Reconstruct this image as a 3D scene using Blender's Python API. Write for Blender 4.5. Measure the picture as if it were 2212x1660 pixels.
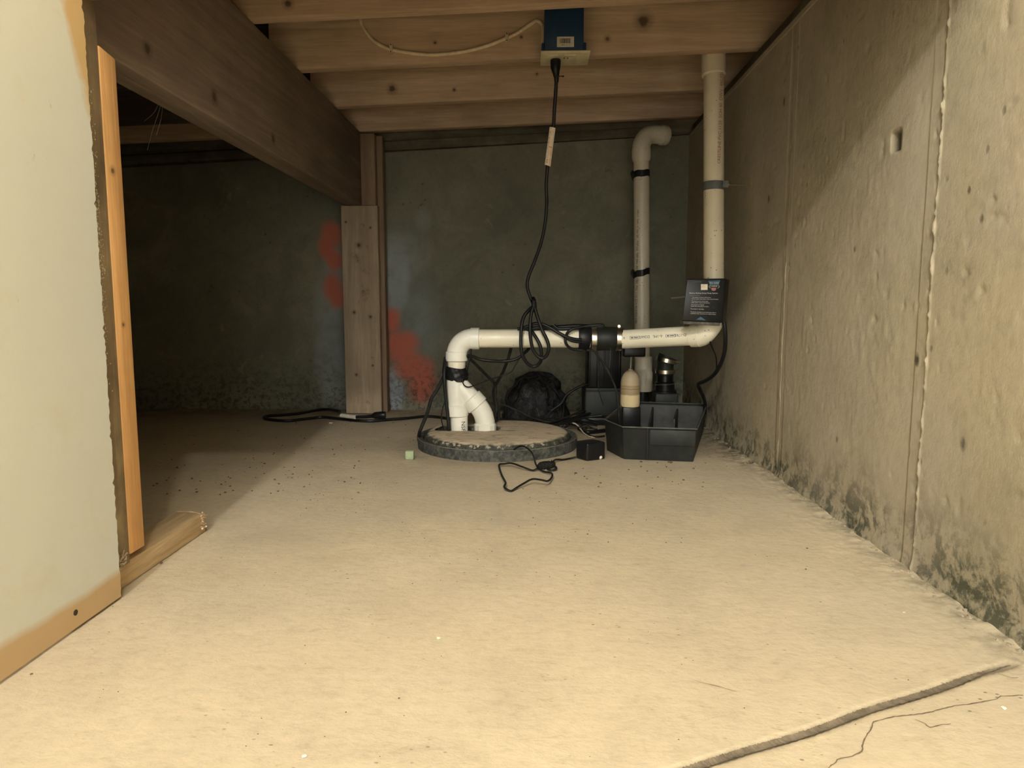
import bpy, bmesh, math, random
import numpy as np
from mathutils import Vector, Matrix

# ------------------------------------------------------------------ camera, world, lights, exposure
S = bpy.context.scene
C = S.collection
for o in list(bpy.data.objects):
    bpy.data.objects.remove(o)
FPX, CX, CY, CAMH = 1500.0, 1106.0, 830.0, 0.45
_vy = np.array([1150.0 - CX, CY - 663.0, FPX]); _vy /= np.linalg.norm(_vy)
_vz = np.array([0.0, FPX, -(CY - 663.0)]); _vz /= np.linalg.norm(_vz)
_vx = np.cross(_vy, _vz)
if _vx[0] < 0: _vx = -_vx
MC = np.stack([_vx, _vy, _vz], 1)            # world -> (right, up, forward)
cam = bpy.data.objects.new('camera', bpy.data.cameras.new('camera'))
C.objects.link(cam)
cam.data.sensor_fit = 'HORIZONTAL'; cam.data.sensor_width = 36.0
cam.data.lens = 36.0 * FPX / 2212.0
cam.data.clip_start = 0.01
_R = Matrix([[MC[0][i], MC[1][i], -MC[2][i]] for i in range(3)])
cam.matrix_world = Matrix.Translation((0, 0, CAMH)) @ _R.to_4x4()
S.camera = cam

W = bpy.data.worlds.new('world'); S.world = W; W.use_nodes = True
W.node_tree.nodes['Background'].inputs[0].default_value = (0.96, 0.97, 0.90, 1)
W.node_tree.nodes['Background'].inputs[1].default_value = 6.6

def lamp(name, loc, watt, col, rad):
    l = bpy.data.lights.new(name, 'POINT'); l.energy = watt; l.color = col
    l.shadow_soft_size = rad
    o = bpy.data.objects.new(name, l); o.location = loc; C.objects.link(o)
    return o
lamp('ceiling_bulb_near', (-0.01, -0.38, 2.1), 36, (0.98, 0.94, 0.86), 0.035)
lamp('ceiling_bulb_far', (-0.40, -1.68, 2.1), 185, (0.95, 0.90, 0.84), 0.055)

vs = S.view_settings
vs.view_transform = 'Standard'; vs.look = 'None'; vs.gamma = 1.0
vs.use_curve_mapping = False
vs.exposure = 0.0

rnd = random.Random(7)
nr = np.random.RandomState(5)

# ------------------------------------------------------------------ pixel of the survey photograph -> point on a real plane
def ray(px, py): return MC.T @ np.array([px - CX, CY - py, FPX])
def at(px, py, Y):
    d = ray(px, py); t = Y / d[1]; return Vector((d[0]*t, Y, CAMH + d[2]*t))
def atx(px, py, X):
    d = ray(px, py); t = X / d[0]; return Vector((X, d[1]*t, CAMH + d[2]*t))
def atz(px, py, Z=0.0):
    d = ray(px, py); t = (Z - CAMH) / d[2]; return Vector((d[0]*t, d[1]*t, Z))

# ------------------------------------------------------------------ materials
def N(nt, t, **kw):
    n = nt.nodes.new(t)
    for k, v in kw.items():
        if k.startswith('i_'):
            n.inputs[k[2:].replace('_', ' ')].default_value = v
        else: setattr(n, k, v)
    return n
def new_mat(name, rough=0.6, metal=0.0, spec=0.5):
    m = bpy.data.materials.new(name); m.use_nodes = True
    b = m.node_tree.nodes['Principled BSDF']
    b.inputs['Roughness'].default_value = rough; b.inputs['Metallic'].default_value = metal
    b.inputs['Specular IOR Level'].default_value = spec
    return m, m.node_tree, b
def pos(nt, scale=(1, 1, 1)):
    g = N(nt, 'ShaderNodeNewGeometry'); mp = N(nt, 'ShaderNodeMapping')
    mp.inputs['Scale'].default_value = scale
    nt.links.new(g.outputs['Position'], mp.inputs['Vector'])
    return mp.outputs['Vector']
def noise(nt, vec, scale, detail=4, rough=0.6, dist=0.0):
    n = N(nt, 'ShaderNodeTexNoise'); n.inputs['Scale'].default_value = scale
    n.inputs['Detail'].default_value = detail; n.inputs['Roughness'].default_value = rough
    n.inputs['Distortion'].default_value = dist
    nt.links.new(vec, n.inputs['Vector']); return n.outputs['Fac']
def ramp(nt, fac, stops):
    r = N(nt, 'ShaderNodeValToRGB'); e = r.color_ramp.elements
    while len(e) > 1: e.remove(e[-1])
    for i, (p, c) in enumerate(stops):
        if not isinstance(c, (tuple, list)): c = (c, c, c)
        el = e[0] if i == 0 else e.new(p)
        el.position = p; el.color = (*c[:3], 1)
    nt.links.new(fac, r.inputs['Fac']); return r.outputs['Color']
def mix(nt, fac, a, b, mode='MIX'):
    m = N(nt, 'ShaderNodeMix', data_type='RGBA', blend_type=mode)
    for s, v in ((0, fac), (6, a), (7, b)):
        if hasattr(v, 'is_linked') or hasattr(v, 'node'): nt.links.new(v, m.inputs[s])
        else:
            m.inputs[s].default_value = v if s == 0 else ((*v[:3], 1) if isinstance(v, (tuple, list)) else (v, v, v, 1))
    return m.outputs[2]
def math_(nt, op, a, b=0.0, clamp=False):
    m = N(nt, 'ShaderNodeMath', operation=op); m.use_clamp = clamp
    for s, v in ((0, a), (1, b)):
        if hasattr(v, 'node'): nt.links.new(v, m.inputs[s])
        else: m.inputs[s].default_value = v
    return m.outputs[0]
def bump(nt, b, h, strength=0.3, dist=0.002):
    n = N(nt, 'ShaderNodeBump'); n.inputs['Strength'].default_value = strength
    n.inputs['Distance'].default_value = dist
    nt.links.new(h, n.inputs['Height']); nt.links.new(n.outputs['Normal'], b.inputs['Normal'])
def attr(nt, name):
    a = N(nt, 'ShaderNodeAttribute'); a.attribute_name = name; return a.outputs['Fac']

def plain(name, col, rough=0.6, metal=0.0, spec=0.5, dust=0.0, dustcol=(0.32, 0.27, 0.2), sc=60):
    m, nt, b = new_mat(name, rough, metal, spec)
    p = pos(nt)
    c = mix(nt, 1.0, col, ramp(nt, noise(nt, p, sc, 3), [(0.3, 0.82), (0.7, 1.12)]), 'MULTIPLY')
    if dust > 0:
        d = ramp(nt, noise(nt, p, sc*0.5, 6, 0.7), [(0.62 - dust*0.4, 0.0), (0.75, min(1.0, dust*1.6))])
        c = mix(nt, d, c, dustcol)
    nt.links.new(c, b.inputs['Base Color'])
    return m

def wood(name, axis, base, dark, knots=(), rough=0.75, stain=0.0, staincol=(0.06, 0.045, 0.03), gscale=1.0, grey=0.0):
    m, nt, b = new_mat(name, rough, spec=0.3)
    sc = [14.0, 14.0, 14.0]; sc[axis] = 0.9
    p = pos(nt, tuple(s*gscale for s in sc))
    g1 = noise(nt, p, 2.2, 5, 0.55, 0.6)
    g2 = noise(nt, pos(nt, tuple(s*5*gscale for s in sc)), 2.5, 3, 0.6, 0.2)
    c = ramp(nt, g1, [(0.25, dark), (0.5, tuple((x+y)/2 for x, y in zip(base, dark))), (0.62, base), (0.8, tuple(x*1.1 for x in base))])
    c = mix(nt, 0.5, c, ramp(nt, g2, [(0.3, 0.75), (0.7, 1.15)]), 'MULTIPLY')
    big = noise(nt, pos(nt), 4.0, 4)
    c = mix(nt, 0.55, c, ramp(nt, big, [(0.3, 0.75), (0.7, 1.2)]), 'MULTIPLY')
    if stain:
        c = mix(nt, ramp(nt, noise(nt, pos(nt), 9.0, 7, 0.68), [(0.62 - stain*0.3, 0.0), (0.72, 0.85)]), c, staincol)
    for (kx, ky, kz, kr) in knots:
        v = N(nt, 'ShaderNodeVectorMath', operation='DISTANCE')
        nzv = N(nt, 'ShaderNodeTexNoise'); nzv.inputs['Scale'].default_value = 40
        nt.links.new(pos(nt), nzv.inputs['Vector'])
        vm = N(nt, 'ShaderNodeVectorMath', operation='MULTIPLY_ADD')
        nt.links.new(nzv.outputs['Color'], vm.inputs[0]); vm.inputs[1].default_value = (kr*.8,)*3
        nt.links.new(pos(nt), vm.inputs[2])
        nt.links.new(vm.outputs[0], v.inputs[0]); v.inputs[1].default_value = (kx+kr*.4, ky+kr*.4, kz+kr*.4)
        k = ramp(nt, math_(nt, 'DIVIDE', v.outputs['Value'], kr*2.4), [(0.0, 0.85), (0.28, 0.8), (0.45, 0.35), (1.0, 0.0)])
        c = mix(nt, k, c, (0.045, 0.022, 0.012))
    nt.links.new(c, b.inputs['Base Color'])
    bump(nt, b, g2, 0.35, 0.0012)
    return m

def concrete(name, base, alt, dark, pit=0.3, bumpS=0.4, bumpD=0.003, streak=(1, 1, 1), extra=None, speck=170):
    m, nt, b = new_mat(name, 0.88, spec=0.25)
    p = pos(nt); ps = pos(nt, streak)
    c = ramp(nt, noise(nt, p, 1.6, 5, 0.55, 0.4), [(0.3, alt), (0.55, base), (0.75, tuple(x*1.08 for x in base))])
    c = mix(nt, 0.7, c, ramp(nt, noise(nt, p, 7.0, 6, 0.65, 0.5), [(0.3, 0.86), (0.5, 1.0), (0.7, 1.08)]), 'MULTIPLY')
    fine = noise(nt, ps, 55.0, 6, 0.72)
    c = mix(nt, 0.8, c, ramp(nt, fine, [(0.32, 0.84), (0.5, 1.0), (0.7, 1.06)]), 'MULTIPLY')
    vor = N(nt, 'ShaderNodeTexVoronoi'); vor.inputs['Scale'].default_value = speck*0.12
    nt.links.new(ps, vor.inputs['Vector'])
    gate = ramp(nt, noise(nt, p, 6.0, 4), [(0.5, 0.0), (0.62, 1.0)])
    sp = math_(nt, 'MULTIPLY', ramp(nt, vor.outputs['Distance'], [(0.05, pit), (0.13, 0.0)]), gate)
    c = mix(nt, sp, c, dark)
    h = math_(nt, 'ADD', fine, math_(nt, 'MULTIPLY', noise(nt, ps, 18.0, 5, 0.6), 1.2))
    h = math_(nt, 'SUBTRACT', h, math_(nt, 'MULTIPLY', sp, 1.0))
    if extra: c = extra(nt, c, p)
    nt.links.new(c, b.inputs['Base Color'])
    bump(nt, b, h, bumpS, bumpD)
    return m

def floor_extra(nt, c, p):
    # rubbed darker scuffs, mould where the slab meets the wall, dirt in the joint
    sc = ramp(nt, noise(nt, pos(nt, (1, 2.6, 1)), 22, 7, 0.75, 0.8), [(0.57, 0.0), (0.68, 0.5)])
    c = mix(nt, sc, c, (0.36, 0.27, 0.16))
    md = math_(nt, 'MULTIPLY', attr(nt, 'mould'), ramp(nt, noise(nt, p, 26, 7, 0.72), [(0.42, 0.0), (0.58, 1.0)]))
    c = mix(nt, md, c, (0.085, 0.085, 0.06))
    c = mix(nt, math_(nt, 'MULTIPLY', attr(nt, 'dirt'), 0.8), c, (0.16, 0.13, 0.09))
    c = mix(nt, math_(nt, 'MULTIPLY', attr(nt, 'floor_dark'), ramp(nt, noise(nt, p, 14, 7, 0.7), [(0.3, 0.2), (0.65, 1.0)])), c, (0.17, 0.13, 0.085))
    return c
def wallr_extra(nt, c, p):
    md = math_(nt, 'MULTIPLY', attr(nt, 'mould'), ramp(nt, noise(nt, p, 24, 8, 0.74, 0.3), [(0.46, 0.0), (0.56, 1.0)]))
    c = mix(nt, md, c, (0.085, 0.085, 0.058))
    c = mix(nt, math_(nt, 'MULTIPLY', attr(nt, 'bead'), 0.8), c, (0.50, 0.43, 0.32))
    c = mix(nt, attr(nt, 'dirt'), c, (0.05, 0.045, 0.03))
    # faint bluish pink bloom
    c = mix(nt, ramp(nt, noise(nt, p, 2.6, 4), [(0.5, 0.0), (0.7, 0.45)]), c, (0.45, 0.39, 0.33))
    return c
def wallb_extra(nt, c, p):
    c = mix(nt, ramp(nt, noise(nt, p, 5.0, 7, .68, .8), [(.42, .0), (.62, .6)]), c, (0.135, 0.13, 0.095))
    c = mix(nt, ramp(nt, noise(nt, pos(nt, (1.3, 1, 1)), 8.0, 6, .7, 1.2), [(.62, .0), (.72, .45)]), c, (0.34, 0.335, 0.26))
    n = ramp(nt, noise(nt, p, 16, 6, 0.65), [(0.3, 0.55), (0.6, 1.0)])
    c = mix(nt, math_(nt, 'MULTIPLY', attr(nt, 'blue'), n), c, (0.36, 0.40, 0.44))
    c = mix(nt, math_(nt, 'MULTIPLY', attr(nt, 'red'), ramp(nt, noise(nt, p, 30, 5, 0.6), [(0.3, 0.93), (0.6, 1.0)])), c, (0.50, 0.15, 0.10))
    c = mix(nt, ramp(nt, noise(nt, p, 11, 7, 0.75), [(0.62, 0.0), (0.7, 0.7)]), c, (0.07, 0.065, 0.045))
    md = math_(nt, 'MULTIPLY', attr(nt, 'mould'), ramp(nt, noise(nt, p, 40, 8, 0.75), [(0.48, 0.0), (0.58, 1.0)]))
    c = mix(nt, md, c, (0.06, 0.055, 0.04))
    return c

M_floor = concrete('pale_concrete', (0.55, 0.455, 0.32), (0.49, 0.415, 0.30), (0.10, 0.07, 0.045), 0.7, 0.5, 0.0022, (0.9, 1.3, 1), floor_extra, 430)
M_wallr = concrete('right_wall_concrete', (0.42, 0.36, 0.255), (0.35, 0.305, 0.215), (0.08, 0.065, 0.04), 0.9, 0.45, 0.003, (1, 1, .8), wallr_extra)
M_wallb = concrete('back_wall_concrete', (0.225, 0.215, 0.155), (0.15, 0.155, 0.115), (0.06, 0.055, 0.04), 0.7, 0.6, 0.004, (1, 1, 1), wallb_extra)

# ------------------------------------------------------------------ mesh helpers
class MB:
    def __init__(s): s.v = []; s.f = []
    def add(s, vs, fs):
        o = len(s.v); s.v += [tuple(v) for v in vs]; s.f += [tuple(i+o for i in f) for f in fs]; return s
    def hexa(s, c):   # 4 bottom (ccw from above) + 4 top
        return s.add(c, [(3, 2, 1, 0), (4, 5, 6, 7), (0, 1, 5, 4), (1, 2, 6, 5), (2, 3, 7, 6), (3, 0, 4, 7)])
    def box(s, x0, x1, y0, y1, z0, z1, tilt=0.0):
        t0, t1 = tilt*x0, tilt*x1
        return s.hexa([(x0, y0, z0+t0), (x1, y0, z0+t1), (x1, y1, z0+t1), (x0, y1, z0+t0),
                       (x0, y0, z1+t0), (x1, y0, z1+t1), (x1, y1, z1+t1), (x0, y1, z1+t0)])
    def prism(s, poly, z0, z1):
        n = len(poly)
        vs = [(x, y, z0) for x, y in poly] + [(x, y, z1) for x, y in poly]
        return s.add(vs, [tuple(range(n))[::-1], tuple(range(n, 2*n))] + [(i, (i+1) % n, n+(i+1) % n, n+i) for i in range(n)])
    def sweep(s, pts, r, n=12, cap=True, flat=1.0):
        pts = [Vector(p) for p in pts]
        rs = r if isinstance(r, (list, tuple)) else [r]*len(pts)
        T = []
        for i in range(len(pts)):
            a = pts[max(i-1, 0)]; b = pts[min(i+1, len(pts)-1)]
            t = (b-a)
            if t.length < 1e-9: t = T[-1].copy() if T else Vector((0, 0, 1))
            T.append(t.normalized())
        up = Vector((0, 0, 1)) if abs(T[0].z) < 0.9 else Vector((0, 1, 0))
        u = (up - T[0]*up.dot(T[0])).normalized()
        o = len(s.v)
        for i, p in enumerate(pts):
            u = (u - T[i]*u.dot(T[i]))
            u = u.normalized() if u.length > 1e-6 else T[i].orthogonal().normalized()
            w = T[i].cross(u)
            for k in range(n):
                a = 2*math.pi*k/n
                s.v.append(tuple(p + u*math.cos(a)*rs[i]*flat + w*math.sin(a)*rs[i]))
        for i in range(len(pts)-1):
            for k in range(n):
                s.f.append((o+i*n+k, o+i*n+(k+1) % n, o+(i+1)*n+(k+1) % n, o+(i+1)*n+k))
        if cap:
            s.f.append(tuple(o+k for k in range(n))[::-1])
            s.f.append(tuple(o+(len(pts)-1)*n+k for k in range(n)))
        return s
    def cyl(s, a, b, r, n=24, r2=None): return s.sweep([a, b], [r, r if r2 is None else r2], n)
    def profile(s, a, b, prof, n=24):   # prof: (t 0..1, r) along a->b
        a, b = Vector(a), Vector(b)
        o = len(s.v); t = (b-a); L = t.length; t.normalize()
        up = Vector((0, 0, 1)) if abs(t.z) < 0.9 else Vector((0, 1, 0))
        u = (up-t*up.dot(t)).normalized(); w = t.cross(u)
        for (q, r) in prof:
            p = a+t*(q*L)
            for k in range(n):
                an = 2*math.pi*k/n
                s.v.append(tuple(p+u*math.cos(an)*r+w*math.sin(an)*r))
        for i in range(len(prof)-1):
            for k in range(n):
                s.f.append((o+i*n+k, o+i*n+(k+1) % n, o+(i+1)*n+(k+1) % n, o+(i+1)*n+k))
        s.f.append(tuple(o+k for k in range(n))[::-1]); s.f.append(tuple(o+(len(prof)-1)*n+k for k in range(n)))
        return s
    def ico(s, c, r, sub=1, sq=(1, 1, 1), jit=0.0, seed=0):
        bm = bmesh.new(); bmesh.ops.create_icosphere(bm, subdivisions=sub, radius=1.0)
        rr = random.Random(seed); c = Vector(c); o = len(s.v)
        for v in bm.verts:
            k = 1+rr.uniform(-jit, jit)
            s.v.append((c.x+v.co.x*r*sq[0]*k, c.y+v.co.y*r*sq[1]*k, c.z+v.co.z*r*sq[2]*k))
        bm.verts.ensure_lookup_table()
        for f in bm.faces: s.f.append(tuple(o+v.index for v in f.verts))
        bm.free(); return s
    def build(s, name, mat, parent=None, bevel=0.0, seg=2, smooth=True, rot=None, angle=35):
        vs = np.array(s.v); lo, hi = vs.min(0), vs.max(0)
        org = Vector(((lo[0]+hi[0])/2, (lo[1]+hi[1])/2, lo[2]))
        me = bpy.data.meshes.new(name)
        me.from_pydata([tuple(v) for v in (vs-np.array(org))], [], s.f); me.update()
        bm = bmesh.new(); bm.from_mesh(me)
        bmesh.ops.recalc_face_normals(bm, faces=bm.faces)
        if bevel > 0:
            es = [e for e in bm.edges if len(e.link_faces) == 2 and e.calc_face_angle(0) > 0.6]
            bmesh.ops.bevel(bm, geom=es, offset=bevel, segments=seg, affect='EDGES', profile=0.5)
        if smooth:
            for f in bm.faces: f.smooth = True
            for e in bm.edges:
                if len(e.link_faces) == 2 and e.calc_face_angle(0) > math.radians(angle): e.smooth = False
        bm.to_mesh(me); bm.free()
        me.materials.append(mat)
        o = bpy.data.objects.new(name, me); C.objects.link(o)
        pw = Vector((0, 0, 0))
        if parent:
            o.parent = parent; q = parent
            while q: pw += q.location; q = q.parent
        o.location = org-pw
        return o

def tag(o, label=None, cat=None, group=None, kind=None):
    if label: o['label'] = label
    if cat: o['category'] = cat
    if group: o['group'] = group
    if kind: o['kind'] = kind
    return o
def thing(name, label, cat, loc, group=None):
    o = bpy.data.objects.new(name, None); o.empty_display_size = 0.05
    C.objects.link(o); o.location = loc
    return tag(o, label, cat, group)
def smoothpts(pts, n=8):
    P = [Vector(p) for p in pts]; P = [P[0]*2-P[1]]+P+[P[-1]*2-P[-2]]; out = []
    for i in range(1, len(P)-2):
        for k in range(n):
            t = k/n; a, b, c, d = P[i-1], P[i], P[i+1], P[i+2]
            out.append(0.5*((2*b)+(-a+c)*t+(2*a-5*b+4*c-d)*t*t+(-a+3*b-3*c+d)*t**3))
    out.append(P[-2]); return out
def arc(c, u, v, r, a0, a1, n=12):
    c, u, v = Vector(c), Vector(u), Vector(v)
    return [c+u*(math.cos(a)*r)+v*(math.sin(a)*r) for a in [a0+(a1-a0)*i/n for i in range(n+1)]]
def vnoise(x, y, scale, octs=4, seed=0):
    out = np.zeros_like(x); amp = 1.0; tot = 0
    for o in range(octs):
        r = np.random.RandomState(seed*31+o).rand(256, 256)
        u = x*scale*2**o+17.3*o+1000; v = y*scale*2**o+9.1*o+1000
        iu = np.floor(u).astype(int); iv = np.floor(v).astype(int); fu = u-iu; fv = v-iv
        fu = fu*fu*(3-2*fu); fv = fv*fv*(3-2*fv)
        a = r[iu % 256, iv % 256]; b = r[(iu+1) % 256, iv % 256]; c = r[iu % 256, (iv+1) % 256]; d = r[(iu+1) % 256, (iv+1) % 256]
        out += amp*((a*(1-fu)+b*fu)*(1-fv)+(c*(1-fu)+d*fu)*fv); tot += amp; amp *= 0.5
    return out/tot-0.5
def sstep(a, b, x):
    t = np.clip((x-a)/(b-a), 0, 1); return t*t*(3-2*t)
def segdist(px, py, poly):
    d = np.full(px.shape, 1e9)
    for (ax, ay), (bx, by) in zip(poly[:-1], poly[1:]):
        vx, vy = bx-ax, by-ay; t = np.clip(((px-ax)*vx+(py-ay)*vy)/(vx*vx+vy*vy), 0, 1)
        d = np.minimum(d, np.hypot(px-ax-t*vx, py-ay-t*vy))
    return d
def grid_obj(name, P, mat, attrs, flip=False, kind='structure', label=None):
    """P: (nu, nv, 3) world points -> one mesh with float attributes"""
    nu, nv, _ = P.shape
    idx = np.arange(nu*nv).reshape(nu, nv)
    q = np.stack([idx[:-1, :-1], idx[1:, :-1], idx[1:, 1:], idx[:-1, 1:]], -1).reshape(-1, 4)
    if flip: q = q[:, ::-1]
    me = bpy.data.meshes.new(name)
    me.vertices.add(nu*nv); me.vertices.foreach_set('co', P.reshape(-1).astype(np.float32))
    me.loops.add(q.size); me.loops.foreach_set('vertex_index', q.reshape(-1).astype(np.int32))
    me.polygons.add(len(q)); me.polygons.foreach_set('loop_start', (np.arange(len(q))*4).astype(np.int32))
    me.update(calc_edges=True); me.validate()
    me.polygons.foreach_set('use_smooth', np.ones(len(me.polygons), bool))
    for k, a in attrs.items():
        at_ = me.attributes.new(k, 'FLOAT', 'POINT'); at_.data.foreach_set('value', a.reshape(-1).astype(np.float32))
    me.materials.append(mat)
    o = bpy.data.objects.new(name, me); C.objects.link(o)
    return tag(o, label, None, None, kind)

XR, YB, XL = 0.65, 3.0, -0.635
def wtop(x): return 1.127+0.05*x          # top of the concrete walls
def jz(x): return 1.182+0.036*x           # underside of the joists

# ------------------------------------------------------------------ floor
xs = np.concatenate([np.arange(-3.0, -1.3, .03), np.arange(-1.3, -.7, .01), np.arange(-.7, .67, .0045)])
ys = np.concatenate([np.arange(-2.2, .5, .05), np.arange(.5, 1.3, .0045), np.arange(1.3, 3.06, .008)])
X, Y = np.meshgrid(xs, ys, indexing='ij')
Z = 0.0012*vnoise(X, Y, 14, 4, 1)
nearw = sstep(.07, .0, XR-X)
Z += nearw*(0.010*np.maximum(vnoise(X, Y, 26, 4, 2)+.18, 0)) + sstep(.16, .02, XR-X)*0.006*np.abs(vnoise(X, Y, 45, 3, 3))
joint = [atz(*p)[:2] for p in [(1330, 1712), (1500, 1657), (1600, 1625), (1745, 1583), (1870, 1536), (2010, 1494), (2110, 1458), (2183, 1438)]]
dj = segdist(X+0.0015*vnoise(X, Y, 60, 2, 4), Y+0.0015*vnoise(X, Y, 60, 2, 5), joint)
endf = sstep(.60, .55, X)
Z -= 0.0035*sstep(.0075, .004, dj)
lumps = sstep(.022, .006, dj)*np.maximum(vnoise(X, Y, 50, 3, 6)-.02, 0)
Z += 0.0035*lumps*(1-sstep(.0075, .004, dj))
LC, LR = Vector((-0.113, 2.238, 0)), 0.259
dl = np.hypot(X-LC.x, Y-LC.y)
Z = np.where(dl < LR-.03, -0.36, Z)
mould = nearw*0.55*sstep(.2, .6, Y)+sstep(.16, .0, XR-X)*sstep(1.75, 2.2, Y)*.9
dirt = sstep(.0085, .004, dj)*(.75+vnoise(X, Y, 40, 3, 8))
floor_dark = np.clip(sstep(2.55, 3.0, Y)*.8+sstep(.1, .0, np.abs(dl-LR)-.02)*.35, 0, 1)*sstep(.30, .35, 1.2-X*0+0)
floor_dark = np.maximum(floor_dark, sstep(.12, .0, np.hypot((X-.36)/1.6, Y-2.32)-.22)*.6)  # darker brown by the back wall, round the lid and about the tray
floor = grid_obj('floor', np.stack([X, Y, Z], -1), M_floor, {'mould': mould, 'dirt': np.clip(dirt, 0, 1), 'floor_dark': floor_dark})

M_crack = plain('crack_dirt', (0.17, 0.125, 0.075), 0.95)
def ribbon(name, pix, w, parent, z=0.0009, jag=0.0006, mat=M_crack):
    pts = []
    P = [atz(*p) for p in pix]
    for a, b in zip(P[:-1], P[1:]):
        n = max(2, int((b-a).length/.004))
        for i in range(n):
            q = a.lerp(b, i/n); pts.append(Vector((q.x+rnd.uniform(-jag, jag), q.y+rnd.uniform(-jag, jag), 0)))
    pts.append(P[-1]); mb = MB(); n = len(pts); vs = []
    for i, p in enumerate(pts):
        t = (pts[min(i+1, n-1)]-pts[max(i-1, 0)]).normalized(); s = Vector((-t.y, t.x, 0))
        ww = w*rnd.uniform(.5, 1.15)*(.35+.65*min(1, i/6, (n-1-i)/6))
        vs += [(p+s*ww)+Vector((0, 0, z)), (p-s*ww)+Vector((0, 0, z))]
    mb.add(vs, [(2*i, 2*i+1, 2*i+3, 2*i+2) for i in range(n-1)])
    return mb.build(name, mat, parent, smooth=False)
ribbon('crack', [(2260, 1503), (2208, 1504), (2163, 1506), (2153, 1512), (2102, 1522), (2060, 1527), (2008, 1541), (1976, 1546), (1925, 1551), (1886, 1562), (1880, 1580), (1867, 1599), (1862, 1625), (1841, 1636), (1815, 1640), (1796, 1656), (1780, 1670)], .00075, floor)
ribbon('crack', [(2144, 1454), (2185, 1466), (2212, 1466), (2240, 1462)], .0006, floor)
ribbon('crack', [(1976, 1556), (1998, 1566), (2008, 1574), (2030, 1568), (2054, 1566)], .0009, floor)
ribbon('crack', [(1500, 1472), (1545, 1483), (1592, 1496)], .0006, floor)
# dusty filler lying in the saw joint
mb = MB(); jp = smoothpts([Vector((p[0], p[1], 0)) for p in joint], 60); vs = []; n = len(jp)
for i, p in enumerate(jp):
    t = (jp[min(i+1, n-1)]-jp[max(i-1, 0)]).normalized(); s = Vector((-t.y, t.x, 0)); tp = min(1, (n-1-i)/80)
    for k, (q, h) in enumerate(((-1, -.0006), (-.4, -.0014), (.4, -.0014), (1, -.0006))):
        w = .0047*rnd.uniform(.85, 1.2)*tp
        vs.append(p+s*(q*w)+Vector((0, 0, h+rnd.uniform(-.0004, .0006)+.0012*(1-tp))))
mb.add(vs, [(4*i+k, 4*i+k+1, 4*i+k+5, 4*i+k+4) for i in range(n-1) for k in range(3)])
mb.build('joint_filler', plain('joint_dirt', (0.14, 0.11, 0.075), 0.95, dust=.5, dustcol=(.27, .22, .155), sc=90), floor)

# ------------------------------------------------------------------ right wall
seam2, seam1 = 1.162, 1.825
ys = np.concatenate([np.arange(-2.2, .6, .04), np.arange(.6, 1.13, .006), np.arange(1.13, 1.2, .002), np.arange(1.2, 1.8, .005), np.arange(1.8, 1.85, .0025), np.arange(1.85, 3.02, .008)])
ts = np.linspace(0, 1, 210)
Yw, T = np.meshgrid(ys, ts, indexing='ij')
ztop = wtop(XR)
Zw = -0.02+T*(ztop+0.02)
rough = 0.18+1.1*sstep(1.16, 1.22, Yw)*sstep(1.95, 1.7, Yw)*sstep(.9, .7, Zw)
D = 0.0028*vnoise(Yw, Zw, 6, 4, 11)
tro = np.maximum(vnoise(Yw*1.25, Zw*.9, 62, 3, 12)+.0, 0)
D += 0.0034*rough*tro*(.3+2.6*np.clip(vnoise(Yw, Zw, 5, 3, 41)+.05, 0, 1))
D -= 0.004*np.maximum(vnoise(Yw, Zw, 40, 3, 13)-.24, 0)/.2
wob = 0.004*vnoise(Zw, Zw*0+.5, 5, 3, 14)
d2 = Yw-(seam2+wob*1.2); d1 = Yw-(seam1+wob)
bead2 = np.exp(-(d2/.0030)**2)*np.clip(.55+2.6*vnoise(Zw, Yw*2, 110, 3, 15), .05, 1.6)
bead1 = np.exp(-(d1/.0034)**2)*np.clip(.6+2.2*vnoise(Zw, Yw*2, 40, 3, 16), 0, 1.4)*sstep(.75, .5, Zw)
D += .0036*bead2*np.clip(.6+3*vnoise(Zw, Yw, 170, 2, 52), 0, 1.6)+.0026*bead1
D -= .0030*sstep(0, .010, d2)*sstep(.16, .0, d2)+.0025*sstep(0, .010, d1)*sstep(.12, .0, d1)
D += .006*sstep(.03, .0, Zw)*(.6+1.5*vnoise(Yw, Zw, 30, 3, 19))
ha, hb = atx(1929, 291, XR), atx(1945, 322, XR)
hole = (np.abs(Yw-(ha.y+hb.y)/2) < abs(ha.y-hb.y)/2)*(np.abs(Zw-(ha.z+hb.z)/2) < abs(ha.z-hb.z)/2)
D -= .012*hole
mh = .055+.13*np.clip(vnoise(Yw, Yw*0+3, 5, 4, 17)+.3, 0, 1)+.05*sstep(2.2, 2.5, Yw)
mould = sstep(mh*1.5, mh*.2, Zw)*np.clip(.75+1.8*vnoise(Yw, Zw, 9, 3, 18)+.3, 0, 1)
dirt = hole*1.0
for (px, py, r) in [(1977, 779, .006), (1661, 430, .006), (1693, 220, .006), (1935, 300, .0), (2080, 960, .006), (1808, 950, .003)]:
    c = atx(px, py, XR); dirt = np.maximum(dirt, sstep(r+.003, r*.5, np.hypot(Yw-c.y, (Zw-c.z)*.6)))
wall_right = grid_obj('wall_right', np.stack([XR-D, Yw, Zw], -1), M_wallr,
                      {'mould': mould, 'bead': np.clip(bead2*sstep(.95, .8, Zw)*np.clip(.45+3*vnoise(Zw, Yw*2, 140, 2, 51), 0, 1)*.75+bead1*.45, 0, 1), 'dirt': np.clip(dirt, 0, 1)})
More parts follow.
